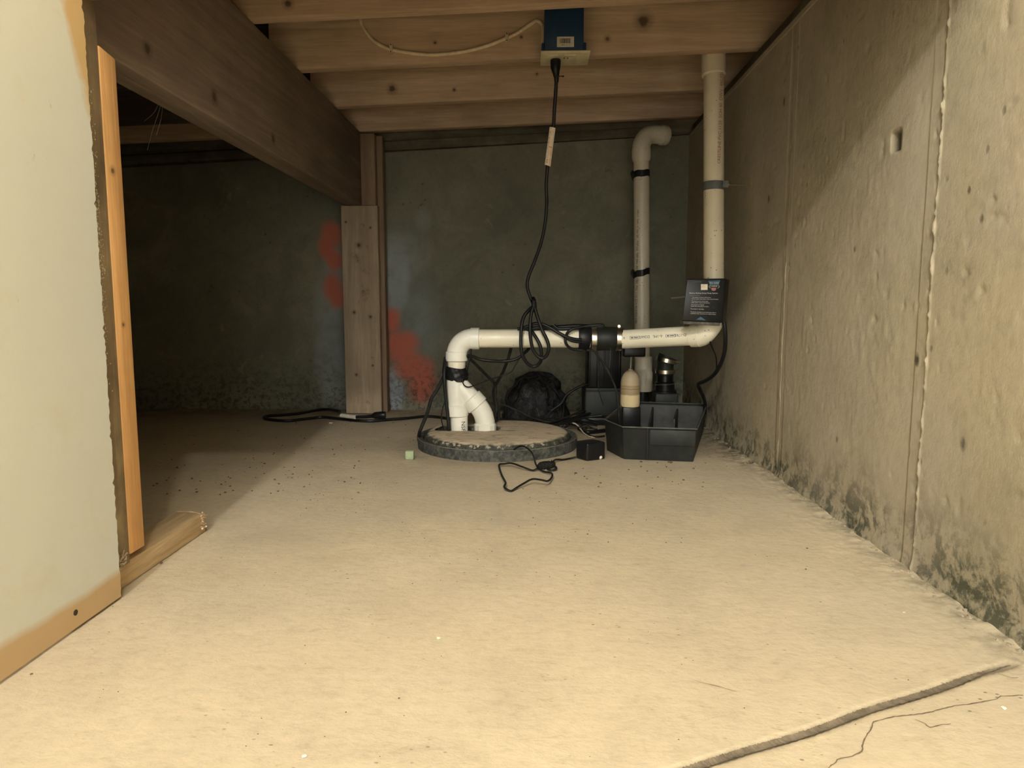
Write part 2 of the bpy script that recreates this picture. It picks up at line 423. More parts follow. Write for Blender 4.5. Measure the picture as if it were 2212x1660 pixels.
# thickness of the wall behind that face
MB().box(XR+.02, XR+.2, -2.2, .98, -.02, 1.2).box(XR-.003, XR+.2, -2.2, .98, ztop-.004, 2.28).box(XR+.02, XR+.36, .94, 3.25, -.02, ztop-.006).build('wall_core', M_wallr, wall_right, smooth=False)
MB().box(XR-.004, XR+.03, .98, 3.0, ztop-.012, ztop).build('wall_cap', M_wallr, wall_right, smooth=False)

# ------------------------------------------------------------------ back wall with spray paint
xs = np.concatenate([np.arange(-3.0, -1.0, .02), np.arange(-1.0, XR+.012, .007)])
Xb, T = np.meshgrid(xs, np.linspace(0, 1, 160), indexing='ij')
Zb = -0.02+T*(wtop(Xb)+.02)
Db = .004*vnoise(Xb, Zb, 5, 4, 21)+.0016*np.maximum(vnoise(Xb, Zb, 30, 4, 22), 0)
red = np.zeros_like(Xb); blue = np.zeros_like(Xb)
def blob(arr, px, py, rx, ry, soft=.45, amp=1.0, seed=3):
    c = at(px, py, YB); k = YB/1500.
    q = np.hypot((Xb-c.x)/(rx*k), (Zb-c.z)/(ry*k))+.5*vnoise(Xb, Zb, 14, 3, seed)
    return np.maximum(arr, amp*sstep(1+soft, 1-soft, q))
for b in [(716, 505, 16, 22), (706, 535, 13, 24), (722, 562, 14, 18), (718, 622, 16, 24), (728, 645, 14, 18), (846, 692, 15, 22), (856, 742, 18, 22), (878, 740, 20, 20), (892, 795, 30, 22), (912, 830, 20, 34), (870, 765, 22, 14), (905, 805, 22, 20)]:
    red = blob(red, b[0], b[1], b[2]*1.3, b[3]*1.2, soft=.5)
for b in [(712, 740, 30, 150, .5, .42), (725, 590, 30, 60, .5, .38), (855, 600, 32, 90, .6, .75), (900, 690, 45, 90, .7, .38), (850, 850, 22, 50, .5, 1.0), (880, 560, 40, 60, .7, .35), (915, 480, 18, 26, .5, .25)]:
    blue = blob(blue, *b[:4], soft=b[4], amp=b[5], seed=9)
mould = sstep(.30, .03, Zb)*.7
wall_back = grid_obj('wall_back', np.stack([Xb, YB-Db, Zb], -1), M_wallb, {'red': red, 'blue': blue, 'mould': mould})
MB().box(-3.0, XR+.2, YB+.012, YB+.2, -.02, wtop(0)-.003, tilt=.05).build('wall_core', M_wallb, wall_back, smooth=False)
MB().box(-3.0, XR+.02, YB+.003, YB+.03, wtop(0)-.012, wtop(0)-.001, tilt=.05).build('wall_cap', M_wallb, wall_back, smooth=False)

# ------------------------------------------------------------------ ceiling: subfloor, joists, sill plates
tanw, tand = (0.64, 0.47, 0.32), (0.47, 0.325, 0.215)
def kn(px, py, Y, r): p = at(px, py, Y); return (p.x, p.y, p.z, r)
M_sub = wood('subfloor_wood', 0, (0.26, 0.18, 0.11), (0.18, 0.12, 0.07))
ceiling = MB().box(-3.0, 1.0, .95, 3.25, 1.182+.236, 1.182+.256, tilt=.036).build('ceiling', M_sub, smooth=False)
tag(ceiling, kind='structure')
JY = [1.04, 1.40, 1.782, 2.152, 2.542, 2.892]
jk = {3: [kn(1390, 45, 2.152, .016), kn(1312, 84, 2.152, .006), kn(1126, 80, 2.152, .004), kn(940, 92, 2.152, .004)],
      4: [kn(847, 192, 2.542, .011), kn(981, 194, 2.542, .005), kn(1160, 60+100, 2.542, .004)],
      2: [kn(622, 8, 1.782, .008)]}
for i, y in enumerate(JY):
    mt = wood('joist_wood', 0, tanw, tand, jk.get(i, ()), rough=.8)
    x0 = -.79 if i < 5 else -3.0
    mb = MB().box(x0 if i else -.7, XR+.30, y, y+.038, 1.182, 1.182+.235, tilt=.036)
    mb.build('joist', mt, ceiling, bevel=.003, seg=2)
for y in JY[1:5]:   # joists of the next bay, left of the beam; its shade put into their colour
    MB().box(-3.0, -.765, y+.045, y+.083, 1.170, 1.170+.235, tilt=.036).build('joist', wood('far_joist_shaded', 0, (0.11, 0.085, 0.06), (0.07, 0.05, 0.035)), ceiling, bevel=.003)
M_sill = wood('old_sill_wood', 0, (0.17, 0.15, 0.10), (0.09, 0.08, 0.055), stain=.8, rough=.9)
M_silly = wood('old_sill_wood_side', 1, (0.17, 0.15, 0.10), (0.09, 0.08, 0.055), stain=.8, rough=.9)
sb = MB().box(-3.0, XR+.1, YB+.004, YB+.14, wtop(0)+.006, wtop(0)+.044, tilt=.046).build('sill_plate', M_sill, wall_back, bevel=.003)
sr = MB().box(XR+.012, XR+.14, 1.0, 3.0, ztop+.004, ztop+.042).build('sill_plate', M_silly, wall_right, bevel=.003)
MB().box(-3.0, XR+.1, YB+.02, YB+.05, wtop(0)-.01, 1.46, tilt=.05).build('rim_board', M_sill, wall_back)
MB().box(XR+.305, XR+.34, .94, 3.2, ztop-.01, 1.47).build('rim_board', M_silly, wall_right)

# header over the opening (front of the crawl space)
M_head = wood('header_wood', 0, (0.55, 0.33, 0.17), (0.42, 0.24, 0.12))
hd = MB(); hz = lambda x: .930+.052*x
hd.hexa([(-.70, 1.02, hz(-.70)), (XR+.05, 1.02, hz(XR+.05)), (XR+.05, 1.058, hz(XR+.05)), (-.70, 1.058, hz(-.70)),
         (-.70, 1.02, 1.20), (XR+.05, 1.02, 1.22), (XR+.05, 1.058, 1.22), (-.70, 1.058, 1.20)])
tag(hd.build('trim_1', M_head, bevel=.003), kind='structure')
M_dry = None
def drywall_mat():
    m, nt, b = new_mat('painted_drywall', .85, spec=.25)
    p = pos(nt)
    base = ramp(nt, noise(nt, p, 3.0, 5), [(.3, (0.64, 0.645, 0.58)), (.6, (0.66, 0.67, 0.59)), (.8, (0.69, 0.67, 0.57))])
    base = mix(nt, ramp(nt, noise(nt, p, 9, 6, .7), [(.55, 0.0), (.8, .45)]), base, (0.62, 0.49, 0.32))
    sep = N(nt, 'ShaderNodeSeparateXYZ'); nt.links.new(p, sep.inputs[0])
    zz = math_(nt, 'ADD', sep.outputs[2], math_(nt, 'MULTIPLY', math_(nt, 'SUBTRACT', noise(nt, pos(nt, (1, 1, .3)), 7, 3), .5), .022))
    tanm = ramp(nt, math_(nt, 'DIVIDE', zz, .1), [(.37, 1.0), (.50, 0.0)])
    base = mix(nt, tanm, base, (0.55, 0.39, 0.215))
    # bare paper at the top far corner
    e = math_(nt, 'ADD', math_(nt, 'MULTIPLY', math_(nt, 'SUBTRACT', sep.outputs[1], 1.0), 3.2), math_(nt, 'SUBTRACT', sep.outputs[2], .74))
    e = math_(nt, 'ADD', e, math_(nt, 'MULTIPLY', math_(nt, 'SUBTRACT', noise(nt, p, 14, 4), .5), .16))
    base = mix(nt, ramp(nt, math_(nt, 'MULTIPLY', e, 10), [(0.0, 0.0), (.6, 1.0)]), base, (0.60, 0.42, 0.20))
    # small brown scuffs
    base = mix(nt, ramp(nt, noise(nt, pos(nt, (1, 1, .35)), 30, 5, .7, .8), [(.68, 0.0), (.76, .5)]), base, (0.36, 0.22, 0.10))
    nt.links.new(base, b.inputs['Base Color'])
    bump(nt, b, noise(nt, p, 120, 4), .15, .001)
    return m
M_dry = drywall_mat()
# drywall partition on the left with its ragged far edge; a hairline board joint
mb = MB(); zs = [0.004+i*.006 for i in range(77)]
zs = [z for z in zs if z < .4555]
def board(z0, z1):
    n = int((z1-z0)/.006); vs = []; fs = []
    for i in range(n+1):
        z = z0+(z1-z0)*i/n; j = 1.015+rnd.uniform(-.0016, .0012)+(rnd.uniform(-.004, .002) if rnd.random() < .12 else 0)
        vs += [(XL, -2.2, z), (XL, j, z), (XL-.0125, j+.001, z), (XL-.0125, -2.2, z)]
    for i in range(n):
        for k in range(4): fs.append((4*i+k, 4*i+(k+1) % 4, 4*i+4+(k+1) % 4, 4*i+4+k))
    fs += [(0, 3, 2, 1), (4*n, 4*n+1, 4*n+2, 4*n+3)]
    return vs, fs
wl = MB().add(*board(.004, 2.28)).build('wall_left', M_dry, smooth=False)
tag(wl, kind='structure')
# screw head
sc = atx(163, 1324, XL)
MB().cyl(sc+Vector((.0007, 0, 0)), sc+Vector((-.004, 0, 0)), .0042, 14).build('screw_head', plain('dark_screw', (0.05, 0.04, 0.03), .5, .6), wl)
# unseen walls beside and over the opening, added to block world light, and the far left wall
rc = MB().box(-1.0, 1.0, -2.2, 1.02, 2.28, 2.34).build('ceiling', M_dry, smooth=False); tag(rc, kind='structure')  # unseen room ceiling, added to keep world light off the near floor
wf = MB().box(-3.0, -.72, .90, .96, 0, 1.45).box(-3.0, 1.0, 1.058, 1.075, 1.10, 2.35).box(-.76, -.652, .90, .96, 0, 1.45).build('wall_front_blocker', M_wallb, smooth=False); tag(wf, kind='structure')
ww = MB().box(-3.05, -2.95, .9, 3.2, 0, 1.45).build('wall_far_left', M_wallb, smooth=False); ww.name = 'wall_left.001'; tag(ww, kind='structure')

# ------------------------------------------------------------------ timber: beam, post, studs, plate
M_beam = wood('beam_wood', 1, (0.27, 0.205, 0.155), (0.19, 0.14, 0.105), [(-.70, atx(318, 105, -.7).y, atx(318, 105, -.7).z, .009), (-.70, atx(463, 210, -.7).y, atx(463, 210, -.7).z, .010), (-.70, atx(590, 300, -.7).y, atx(590, 300, -.7).z, .009), (-.70, atx(275, 165, -.7).y, atx(275, 165, -.7).z, .006)], rough=.85)
bt = thing('support_beam', 'long dark built-up timber beam running back under the joists onto the post', 'beam', (-.738, 2.0, .862))
MB().box(-.737, -.700, .97, 2.94, .862, 1.156).build('ply', M_beam, bt, bevel=.004, seg=3)
MB().box(-.776, -.738, .97, 2.94, .864, 1.154).build('ply', M_beam, bt, bevel=.004, seg=3)

pk = [kn(747, 480, 2.88, .004), kn(800, 492, 2.88, .004), kn(775, 530, 2.88, .008), kn(765, 675, 2.88, .006), kn(800, 685, 2.88, .006), kn(770, 810, 2.88, .005), kn(805, 790, 2.88, .004)]
M_post = wood('post_wood', 2, (0.46, 0.36, 0.25), (0.34, 0.26, 0.18), pk, rough=.85, stain=.12)
M_post2 = wood('post_wood_side', 2, (0.30, 0.21, 0.14), (0.22, 0.15, 0.10), rough=.85)
tp = thing('timber_post', 'wide built-up timber post carrying the beam end, against the back wall', 'post', (-.70, 2.93, 0))
MB().box(-.784, -.634, 2.88, 2.918, .002, .861).build('board', M_post, tp, bevel=.002)
MB().box(-.770, -.617, 2.9185, 2.965, .002, 1.145).build('board', M_post2, tp, bevel=.002)
MB().box(-.6985, -.640, 2.88, 2.918, .862, 1.146).build('side_block', M_post2, tp, bevel=.002)

M_stud = wood('stained_stud_wood', 2, (0.42, 0.33, 0.20), (0.27, 0.19, 0.11), stain=1.0, staincol=(0.10, 0.07, 0.045), rough=.85, gscale=1.6)
M_orange = wood('fresh_orange_wood', 2, (0.80, 0.46, 0.19), (0.62, 0.33, 0.13), [(-.648, atx(243, 370, -.648).y, atx(243, 370, -.648).z, .0045), (-.648, atx(266, 702, -.648).y, atx(266, 702, -.648).z, .003)], rough=.7)
st = MB().box(-.740, -.649, 1.006, 1.0665, .0385, 1.15).build('wall_stud', M_stud, bevel=.0015)
tag(st, 'weathered grey-brown wall stud with white mould specks beside the drywall edge', 'stud')
mb = MB(); fx = -.6478
mb.hexa([(-.72, 1.067, .052), (fx, 1.067, .052), (fx, 1.108, .052), (-.72, 1.108, .052), (-.72, 1.067, .838), (fx, 1.067, .838), (fx, 1.108, .832), (-.72, 1.108, .832)])
tag(mb.build('furring_board', M_orange, bevel=.0015), 'fresh orange pine board nailed upright along the weathered stud', 'board')
# white mould / plaster crust on the stud face: speckles
mb = MB()
for i in range(1300):
    z = rnd.triangular(.30, .78, .55); y = 1.0225+abs(rnd.gauss(0, .010))
    if y > 1.05: continue
    r = rnd.uniform(.0004, .0014)
    mb.ico((-.6486, y, z), r, 1, (.35, 1, rnd.uniform(.8, 1.8)), .3, i)
mb.build('mould_crust', plain('white_crust', (0.55, 0.50, 0.36), .9), st)['kind'] = 'stuff'
mb = MB()
a = .52
vs = []; fs = []
for i in range(60):
    z = .50-.26*i/59; w = .013*(math.sin(math.pi*min(1, (i+2)/40))**.5 if i < 40 else max(.1, 1-(i-40)/22))
    vs += [(-.6487, 1.0135, z), (-.6485, 1.0225+w*.8+rnd.uniform(-.0012, .0012), z)]
mb.add(vs, [(2*i, 2*i+1, 2*i+3, 2*i+2) for i in range(59)])
mb.build('paint_smear', plain('pale_green_paint', (0.52, 0.52, 0.38), .8), st, smooth=False)

M_plate = wood('floor_plate_wood', 1, (0.66, 0.49, 0.29), (0.47, 0.33, 0.185), rough=.75, gscale=1.9)
mb = MB(); x1, x0 = -.656, -.716
pt = thing('floor_plate', 'short wooden bottom plate with a splintered end lying on the floor', 'plank', (-.686, 1.2, 0))
mb.box(x0, x1, .99, 1.338, .001, .0385); mb.build('plate_board', M_plate, pt, bevel=.0012)
mb = MB()
for i in range(46):
    x = rnd.uniform(x0, x1); z = rnd.uniform(.004, .040); l = rnd.uniform(.002, .011)
    p = Vector((x, 1.337, z)); d = Vector((rnd.uniform(-.3, .5), 1, rnd.uniform(-.3, .6))).normalized()
    mb.sweep([p, p+d*l], [rnd.uniform(.0008, .0022), .0003], 5)
for i in range(12):
    z = rnd.uniform(.008, .039); p = Vector((x1, rnd.uniform(1.318, 1.338), z))
    mb.sweep([p, p+Vector((.0035, rnd.uniform(-.002, .004), rnd.uniform(-.003, .003)))], [rnd.uniform(.001, .0024), .0006], 5)
p = Vector((-.712, 1.335, .0385)); mb.sweep(smoothpts([p, p+Vector((.004, -.002, .004)), p+Vector((.03, .001, .0025)), p+Vector((.05, -.006, .001))]), .0013, 5)
mb.build('splinters', wood('splinter_wood', 1, (0.58, 0.43, 0.28), (0.35, 0.22, 0.12)), pt)['kind'] = 'stuff'
MB().ico((x1+.0015, 1.322, .012), .0025, 2).ico((x1+.002, 1.337, .011), .0022, 2).build('nail_head', plain('pale_nail', (.7, .6, .48), .5), pt)
# torn debris wedged between stud and drywall at the foot
mb = MB()
for i in range(70):
    p = Vector((-.6475+rnd.uniform(-.001, .004), 1.02+rnd.uniform(0, .026), .042+rnd.uniform(0, .02)))
    q = p+Vector((rnd.uniform(-.002, .006), rnd.uniform(-.006, .006), rnd.uniform(-.006, .007)))
    mb.sweep([p, q], rnd.uniform(.0006, .0018), 5)
tag(mb.build('torn_drywall_crumbs', plain('crumb_brown', (0.20, 0.13, 0.075), .95, dust=.9, dustcol=(.6, .48, .32), sc=300)), 'tuft of torn drywall paper and crumbs at the foot of the stud', 'debris', kind='stuff')

# ------------------------------------------------------------------ materials of the small things
def pvc(name, col, dirt=.35):
    m, nt, b = new_mat(name, .38, spec=.5)
    p = pos(nt)
    c = mix(nt, 1.0, col, ramp(nt, noise(nt, p, 9, 5), [(.3, .9), (.7, 1.06)]), 'MULTIPLY')
    c = mix(nt, ramp(nt, noise(nt, p, 75, 6, .7), [(.70-.12*dirt, 0.0), (.76, dirt)]), c, (0.16, 0.11, 0.06))
    v = N(nt, 'ShaderNodeTexVoronoi'); v.inputs['Scale'].default_value = 75; nt.links.new(p, v.inputs['Vector'])
    g = ramp(nt, noise(nt, p, 14, 4), [(.54-.14*dirt, 0.0), (.62-.1*dirt, 1.0)])
    c = mix(nt, math_(nt, 'MULTIPLY', ramp(nt, v.outputs['Distance'], [(.05+.06*dirt, .9), (.10+.08*dirt, 0.0)]), g), c, (0.12, 0.05, 0.02))
    nt.links.new(c, b.inputs['Base Color'])
    nt.links.new(ramp(nt, noise(nt, p, 20, 4), [(.3, .3), (.7, .5)]), b.inputs['Roughness'])
    return m
M_pvc = pvc('white_pvc', (0.90, 0.84, 0.66), .5)
M_pvcw = pvc('new_white_pvc', (0.92, 0.90, 0.80), .12)
M_pvcd = pvc('dusty_pvc', (0.62, 0.55, 0.42), .7)
M_pvcb = pvc('yellowed_pvc', (0.72, 0.62, 0.44), .6)
M_cord = plain('black_cord', (0.010, 0.010, 0.010), .45, spec=.3, dust=.12, dustcol=(.08, .07, .055))
M_cordd = plain('dusty_cord', (0.014, 0.014, 0.012), .65, spec=.2, dust=.4, dustcol=(.06, .055, .042))
M_tape = plain('black_tape', (0.010, 0.010, 0.011), .45, spec=.35)
M_rub = plain('rubber_sleeve', (0.018, 0.020, 0.016), .5, spec=.3, dust=.15, dustcol=(.1, .09, .07))
M_blk = plain('black_plastic', (0.009, 0.009, 0.010), .35, spec=.3, dust=.08, dustcol=(.10, .09, .07))
M_blkd = plain('dusty_black_plastic', (0.011, 0.013, 0.012), .6, dust=.3, dustcol=(.07, .07, .055), sc=25)
M_steel = plain('steel_band', (0.72, 0.66, 0.55), .28, 1.0)
M_galv = plain('galvanised', (0.13, 0.135, 0.12), .7, .3, dust=.3, dustcol=(.2, .18, .14))
M_label = plain('label_white', (0.74, 0.66, 0.52), .6)
M_ink = plain('black_ink', (0.02, 0.02, 0.03), .6)
M_inkb = plain('blue_ink', (0.02, 0.035, 0.08), .6)
M_inkr = plain('red_ink', (0.36, 0.09, 0.05), .6)
M_inkw = plain('white_ink', (0.6, 0.58, 0.52), .6)
M_inkg = plain('grey_ink', (0.17, 0.19, 0.18), .6)
M_blue = plain('blue_box_plastic', (0.012, 0.045, 0.11), .5, dust=.25, dustcol=(.05, .07, .09), sc=30)
M_ivory = plain('ivory_plastic', (0.68, 0.60, 0.38), .5, dust=.25)

def text_mesh(txt, size=1.0, align='LEFT', space=1.0):
    cu = bpy.data.curves.new('t', 'FONT'); cu.body = txt; cu.size = size; cu.align_x = align; cu.resolution_u = 2
    cu.space_character = space
    o = bpy.data.objects.new('t', cu); C.objects.link(o)
    dg = bpy.context.evaluated_depsgraph_get(); me = o.evaluated_get(dg).to_mesh()
    vs = [tuple(v.co) for v in me.vertices]; fs = [tuple(p.vertices) for p in me.polygons]
    bpy.data.objects.remove(o); bpy.data.curves.remove(cu)
    return vs, fs
def text_on_cyl(name, txt, a, axis, front, R, size, mat, parent, flip=False):
    """a: start point on the pipe axis, axis: reading direction, front: radial direction of the middle of the letters"""
    vs, fs = text_mesh(txt, 1.0); a, axis, front = Vector(a), Vector(axis).normalized(), Vector(front).normalized()
    front = (front-axis*front.dot(axis)).normalized()
    side = front.cross(axis)          # letter-up direction on the surface
    mb = MB(); out = []
    for x, y, z in vs:
        an = (y-.35)*size/R
        out.append(a+axis*(x*size)+front*(math.cos(an)*(R+.0004))+side*(math.sin(an)*(R+.0004)))
    return mb.add(out, fs).build(name, mat, parent, smooth=False)

# ------------------------------------------------------------------ discharge pipework
PR = .0301                      # pipe outside radius
YP = 2.27
dp = thing('discharge_pipe', 'white plastic discharge pipe rising from the sump lid, running right and up to the joists', 'pipe', (-.15, 2.27, .045))
zc = at(1150, 732, YP).z
xv = at(986.5, 790, YP).x
ER = .052                       # bend radius
xe = at(1022, 732, YP).x; ER = xe-xv; zbend = zc-ER
U, V = Vector((1, 0, 0)), Vector((0, 0, 1))
MB().sweep(arc((xe, YP, zbend), U, V, ER, math.pi, math.pi/2, 16), PR+.003, 32).build('elbow', M_pvcw, dp)
hub = at(1017, 732, YP).x; hub2 = at(1036, 732, YP).x
MB().profile((hub-.001, YP, zc), (hub2, YP, zc), [(0, PR+.001), (.04, PR+.0055), (.95, PR+.0058), (1, PR+.003)], 32).build('elbow_hub', M_pvcw, dp)
zt, zl = at(986, 761, YP).z, at(986, 780.5, YP).z
MB().profile((xv, YP, zt+.004), (xv, YP, zl), [(0, PR+.001), (.12, PR+.0055), (.95, PR+.006), (1, PR+.003)], 32).build('elbow_hub', M_pvcw, dp)
xc0, xc1 = at(1275, 732, YP).x, at(1344, 732, YP).x
MB().cyl((hub2-.01, YP, zc), (xc0+.01, YP, zc+.001), PR, 32).build('pipe', M_pvc, dp)
# riser below elbow + wye
zy = at(986, 822, YP).z; zh1 = at(986, 880, YP).z; zh2 = at(986, 899.5, YP).z
MB().cyl((xv, YP, zl+.01), (xv, YP, zy), PR-.001, 32).build('pipe', M_pvc, dp)
wye = MB()
wye.profile((xv, YP, at(986, 812, YP).z), (xv, YP, zh2), [(0, PR+.004), (.06, PR+.0042), (.70, PR+.0020), (.73, PR+.0072), (.98, PR+.0072), (1, PR+.002)], 32)
b0 = Vector((xv, YP, at(986, 826, YP).z)); b1 = at(1024, 868, YP)
bd = (b1-b0).normalized()
wye.profile(b0, b1+bd*.020, [(0, PR-.006), (.12, PR+.0005), (.64, PR+.001), (.665, PR+.0072), (.985, PR+.0078), (1, PR+.003)], 32)
wye.build('wye', M_pvcw, dp)
MB().cyl((xv+.006, YP, zh2+.02), (xv+.008, YP, -.08), PR-.001, 32).build('pipe', M_pvcw, dp)
e0 = b1+bd*.012; e2 = at(1048, 918, YP)
MB().sweep(smoothpts([e0, e0+bd*.018, at(1044, 896, YP), at(1048, 912, YP), e2+Vector((0, 0, -.004))], 8), PR+.0022, 32).build('elbow', M_pvcw, dp)
et = at(1048, 914, YP)
MB().profile(et, et+Vector((0, 0, -.10)), [(0, PR+.003), (.05, PR+.0068), (.5, PR+.0068), (.52, PR), (1, PR)], 12).build('threaded_hub', M_pvcw, dp, angle=20)
# tape wrap
tz0, tz1 = at(986, 793, YP).z, at(986, 822, YP).z
tw = MB(); n = 40; vs = []
rows = 9
for j in range(rows):
    q = j/(rows-1)
    for k in range(n):
        a = 2*math.pi*k/n
        r = PR+.0065+.0018*math.sin(a*5+j*1.7)+.0012*math.sin(a*11-j)
        zz = tz0+(tz1-tz0)*q+.0035*math.sin(a*2+.6)*(1 if j in (0, rows-1) else .3)
        if j in (0, rows-1): r -= .002
        vs.append((xv+r*math.cos(a), YP+r*math.sin(a), zz))
tw.add(vs, [(j*n+k, j*n+(k+1) % n, (j+1)*n+(k+1) % n, (j+1)*n+k) for j in range(rows-1) for k in range(n)])
tag(tw.build('tape_wrap', M_tape, angle=60), 'crumpled black tape wound round the pipe above the wye', 'tape')
text_on_cyl('printed_text', 'NSF', (xv+.007, YP, at(1000, 908, YP).z), (0, 0, -1), (.55, -.83, 0), PR-.001, .0195, M_ink, dp)

# right hand run
A = Vector((xc1-.012, YP-.002, at(1344, 734, YP).z)); B = at(1515, 724.5, 2.145)
ax = (B-A).normalized()
MB().cyl(A, B, PR, 32).build('pipe', M_pvc, dp)
h0 = at(1493, 725.5, 2.16); h1 = at(1514, 724.5, 2.142)
MB().profile(h0, h1, [(0, PR+.002), (.06, PR+.0055), (.95, PR+.0058), (1, PR+.003)], 32).build('elbow_hub', M_pvc, dp)
vx, vy = at(1544, 600, 2.13).x, 2.13
top = 1.30
end = Vector((vx, vy, B.z+.068))
els = smoothpts([h1-ax*.006, h1+ax*.002, Vector((vx-.020, vy+.002, B.z+.014)), Vector((vx-.005, vy, B.z+.038)), end], 8)
MB().sweep(els, PR+.0035, 32).build('elbow', M_pvc, dp)
vtop = at(1551, 140, 2.17)
MB().cyl(end, Vector((vtop.x, 2.235, top)), PR, 32).build('pipe', M_pvcb, dp)
def onv(z):
    t = (z-end.z)/(top-end.z); return end.lerp(Vector((vtop.x, 2.235, top)), t)
MB().profile(onv(1.145), onv(1.25), [(0, PR+.001), (.04, PR+.006), (1, PR+.006)], 32).build('coupling', M_pvcb, dp)
text_on_cyl('printed_text', 'CRESTLINE PVC 1120  SCH 40  DWV  480 PSI', onv(.875), (0, 0, 1), (-(-.25), -.97, 0), PR, .0135, M_inkr, dp)
# lettering on the horizontal pipe (reads upside down)
fr = Vector((-.05, -1, .16))
for (px, txt, s) in [(1482, 'D-1785', .0118), (1437, 'A-1ML', .0115), (1412, 'D2665', .0125), (1367, '.  A W', .010)]:
    q = (at(px, 728, 2.2)); t = (q.x-A.x)/(B.x-A.x); a0 = A.lerp(B, t)
    text_on_cyl('printed_text', txt, a0, -ax, fr, PR, s, M_inkb, dp)
for (p0, p1) in [(1443, 1462), (1372, 1391)]:     # outlined certification boxes
    ta = (at(p0, 728, 2.2).x-A.x)/(B.x-A.x); tb = (at(p1, 728, 2.2).x-A.x)/(B.x-A.x)
    P0, P1 = A.lerp(B, ta), A.lerp(B, tb); L = (P1-P0).length; mb = MB(); f = (fr-ax*fr.dot(ax)).normalized(); sd = f.cross(ax).normalized()
    def sp(x, y):
        an = y/PR; return P0+ax*x+f*(math.cos(an)*(PR+.0004))+sd*(math.sin(an)*(PR+.0004))
    for (xa, xb, ya, yb) in [(0, L, .0035, .0045), (0, L, -.0045, -.0035), (0, .001, -.004, .004), (L-.001, L, -.004, .004), (.004, .011, -.0015, .0015), (.013, L-.004, -.0012, .0012)]:
        mb.add([sp(xa, ya), sp(xb, ya), sp(xb, yb), sp(xa, yb)], [(0, 1, 2, 3)])
    mb.build('printed_box', M_inkb, dp, smooth=False)

# check valve with two steel bands
cv = thing('check_valve', 'black rubber check valve clamped between the two horizontal pipe runs', 'valve', ((xc0+xc1)/2, YP, zc-.04))
MB().profile((xc0, YP, zc), (xc1, YP, zc+.001), [(0, PR+.004), (.03, PR+.0065), (.22, PR+.0065), (.26, PR+.0085), (.74, PR+.0085), (.78, PR+.0065), (.97, PR+.0065), (1, PR+.004)], 32).build('sleeve', M_rub, cv)
for (p0, p1) in ((1277, 1288), (1330.5, 1341.5)):
    q0, q1 = at(p0, 732, YP).x, at(p1, 732, YP).x
    bnd = MB().profile((q0, YP, zc), (q1, YP, zc), [(0, PR+.006), (.02, PR+.0085), (.2, PR+.0088), (.5, PR+.0084), (.8, PR+.0088), (.98, PR+.0085), (1, PR+.006)], 40).build('hose_clamp', M_steel, cv)
    xm = (q0+q1)/2
    MB().cyl((xm, YP-.012, zc+PR+.011), (xm, YP+.012, zc+PR+.011), .0048, 10).build('clamp_screw', M_steel, bnd)

# strap holding the riser
sz = at(1541, 397, 2.13).z; so = onv(sz)
ps = thing('pipe_strap', 'grey galvanised strap and long screw holding the right riser to the wall', 'strap', (so.x, so.y, sz-.012))
n = 24; vs = []; fs = []
for k in range(n+1):
    a = math.pi*(.92+1.02*k/n)
    for (dz, dr) in ((-.0125, .0008), (.0125, .0008), (.0125, .003), (-.0125, .003)):
        vs.append((so.x+(PR+dr)*math.cos(a), so.y+(PR+dr)*math.sin(a), sz+dz))
fs = [(4*k+j, 4*k+(j+1) % 4, 4*k+4+(j+1) % 4, 4*k+4+j) for k in range(n) for j in range(4)]
MB().add(vs, fs).build('band', M_galv, ps)
MB().box(so.x+.018, so.x+.036, so.y-.034, so.y-.026, sz-.009, sz+.011).build('lug', M_galv, ps, bevel=.001)
MB().cyl((so.x+.022, so.y-.033, sz-.001), (XR+.004, so.y-.02, sz-.002), .0017, 8).cyl((so.x+.030, so.y-.033, sz-.001), (so.x+.036, so.y-.0325, sz-.001), .0045, 6).build('screw', M_steel, ps)

# back riser
yb = 2.75
rb = thing('back_riser', 'dusty white plastic riser on the back wall bending right near the ceiling', 'pipe', (.43, yb, .1))
pb, pt2 = at(1386.5, 840, yb), at(1385.5, 338, yb)
MB().cyl(Vector((pb.x, yb, .17)), pt2, PR, 32).build('pipe', M_pvcd, rb)
MB().cyl((pb.x+.003, yb, .0), (pb.x+.003, yb, .17), PR-.003, 24).build('lower_pipe', M_blk, rb)
cz0, cz1 = at(1386, 770, yb).z, at(1386, 845, yb).z
MB().profile((pb.x+.004, yb, cz0), (pb.x+.004, yb, cz1), [(0, PR+.001), (.03, PR+.005), (.42, PR+.005), (.46, PR+.0075), (1, PR+.0075)], 32).build('coupling', M_pvcd, rb)
h = at(1385.5, 350, yb)
MB().profile(h, at(1385.5, 322, yb), [(0, PR+.001), (.25, PR+.006), (1, PR+.0062)], 32).build('elbow_hub', M_pvcd, rb)
e = smoothpts([at(1385.5, 326, yb), at(1386.5, 312, yb), at(1396, 296, yb+.01), at(1412, 291, yb+.02), at(1432, 292, yb+.03)], 8)
MB().sweep(e, PR+.004, 32).build('elbow', M_pvcd, rb)
q0, q1 = at(1427, 292, yb+.03), at(1441, 293, yb+.04)
MB().profile(q0, q1, [(0, PR+.003), (.05, PR+.007), (.8, PR+.007), (1, PR+.003)], 32).build('elbow_hub', M_pvcd, rb)
text_on_cyl('printed_text', 'elfeco  bwv  o  bas 14 .  NSF-pw  NSF-dwv  ASTM D 1785  PVC 1120 SCH 40 DWV 1785', at(1386, 455, yb), (0, 0, -1), (-.55, -.83, 0), PR, .0118, M_ink, rb)
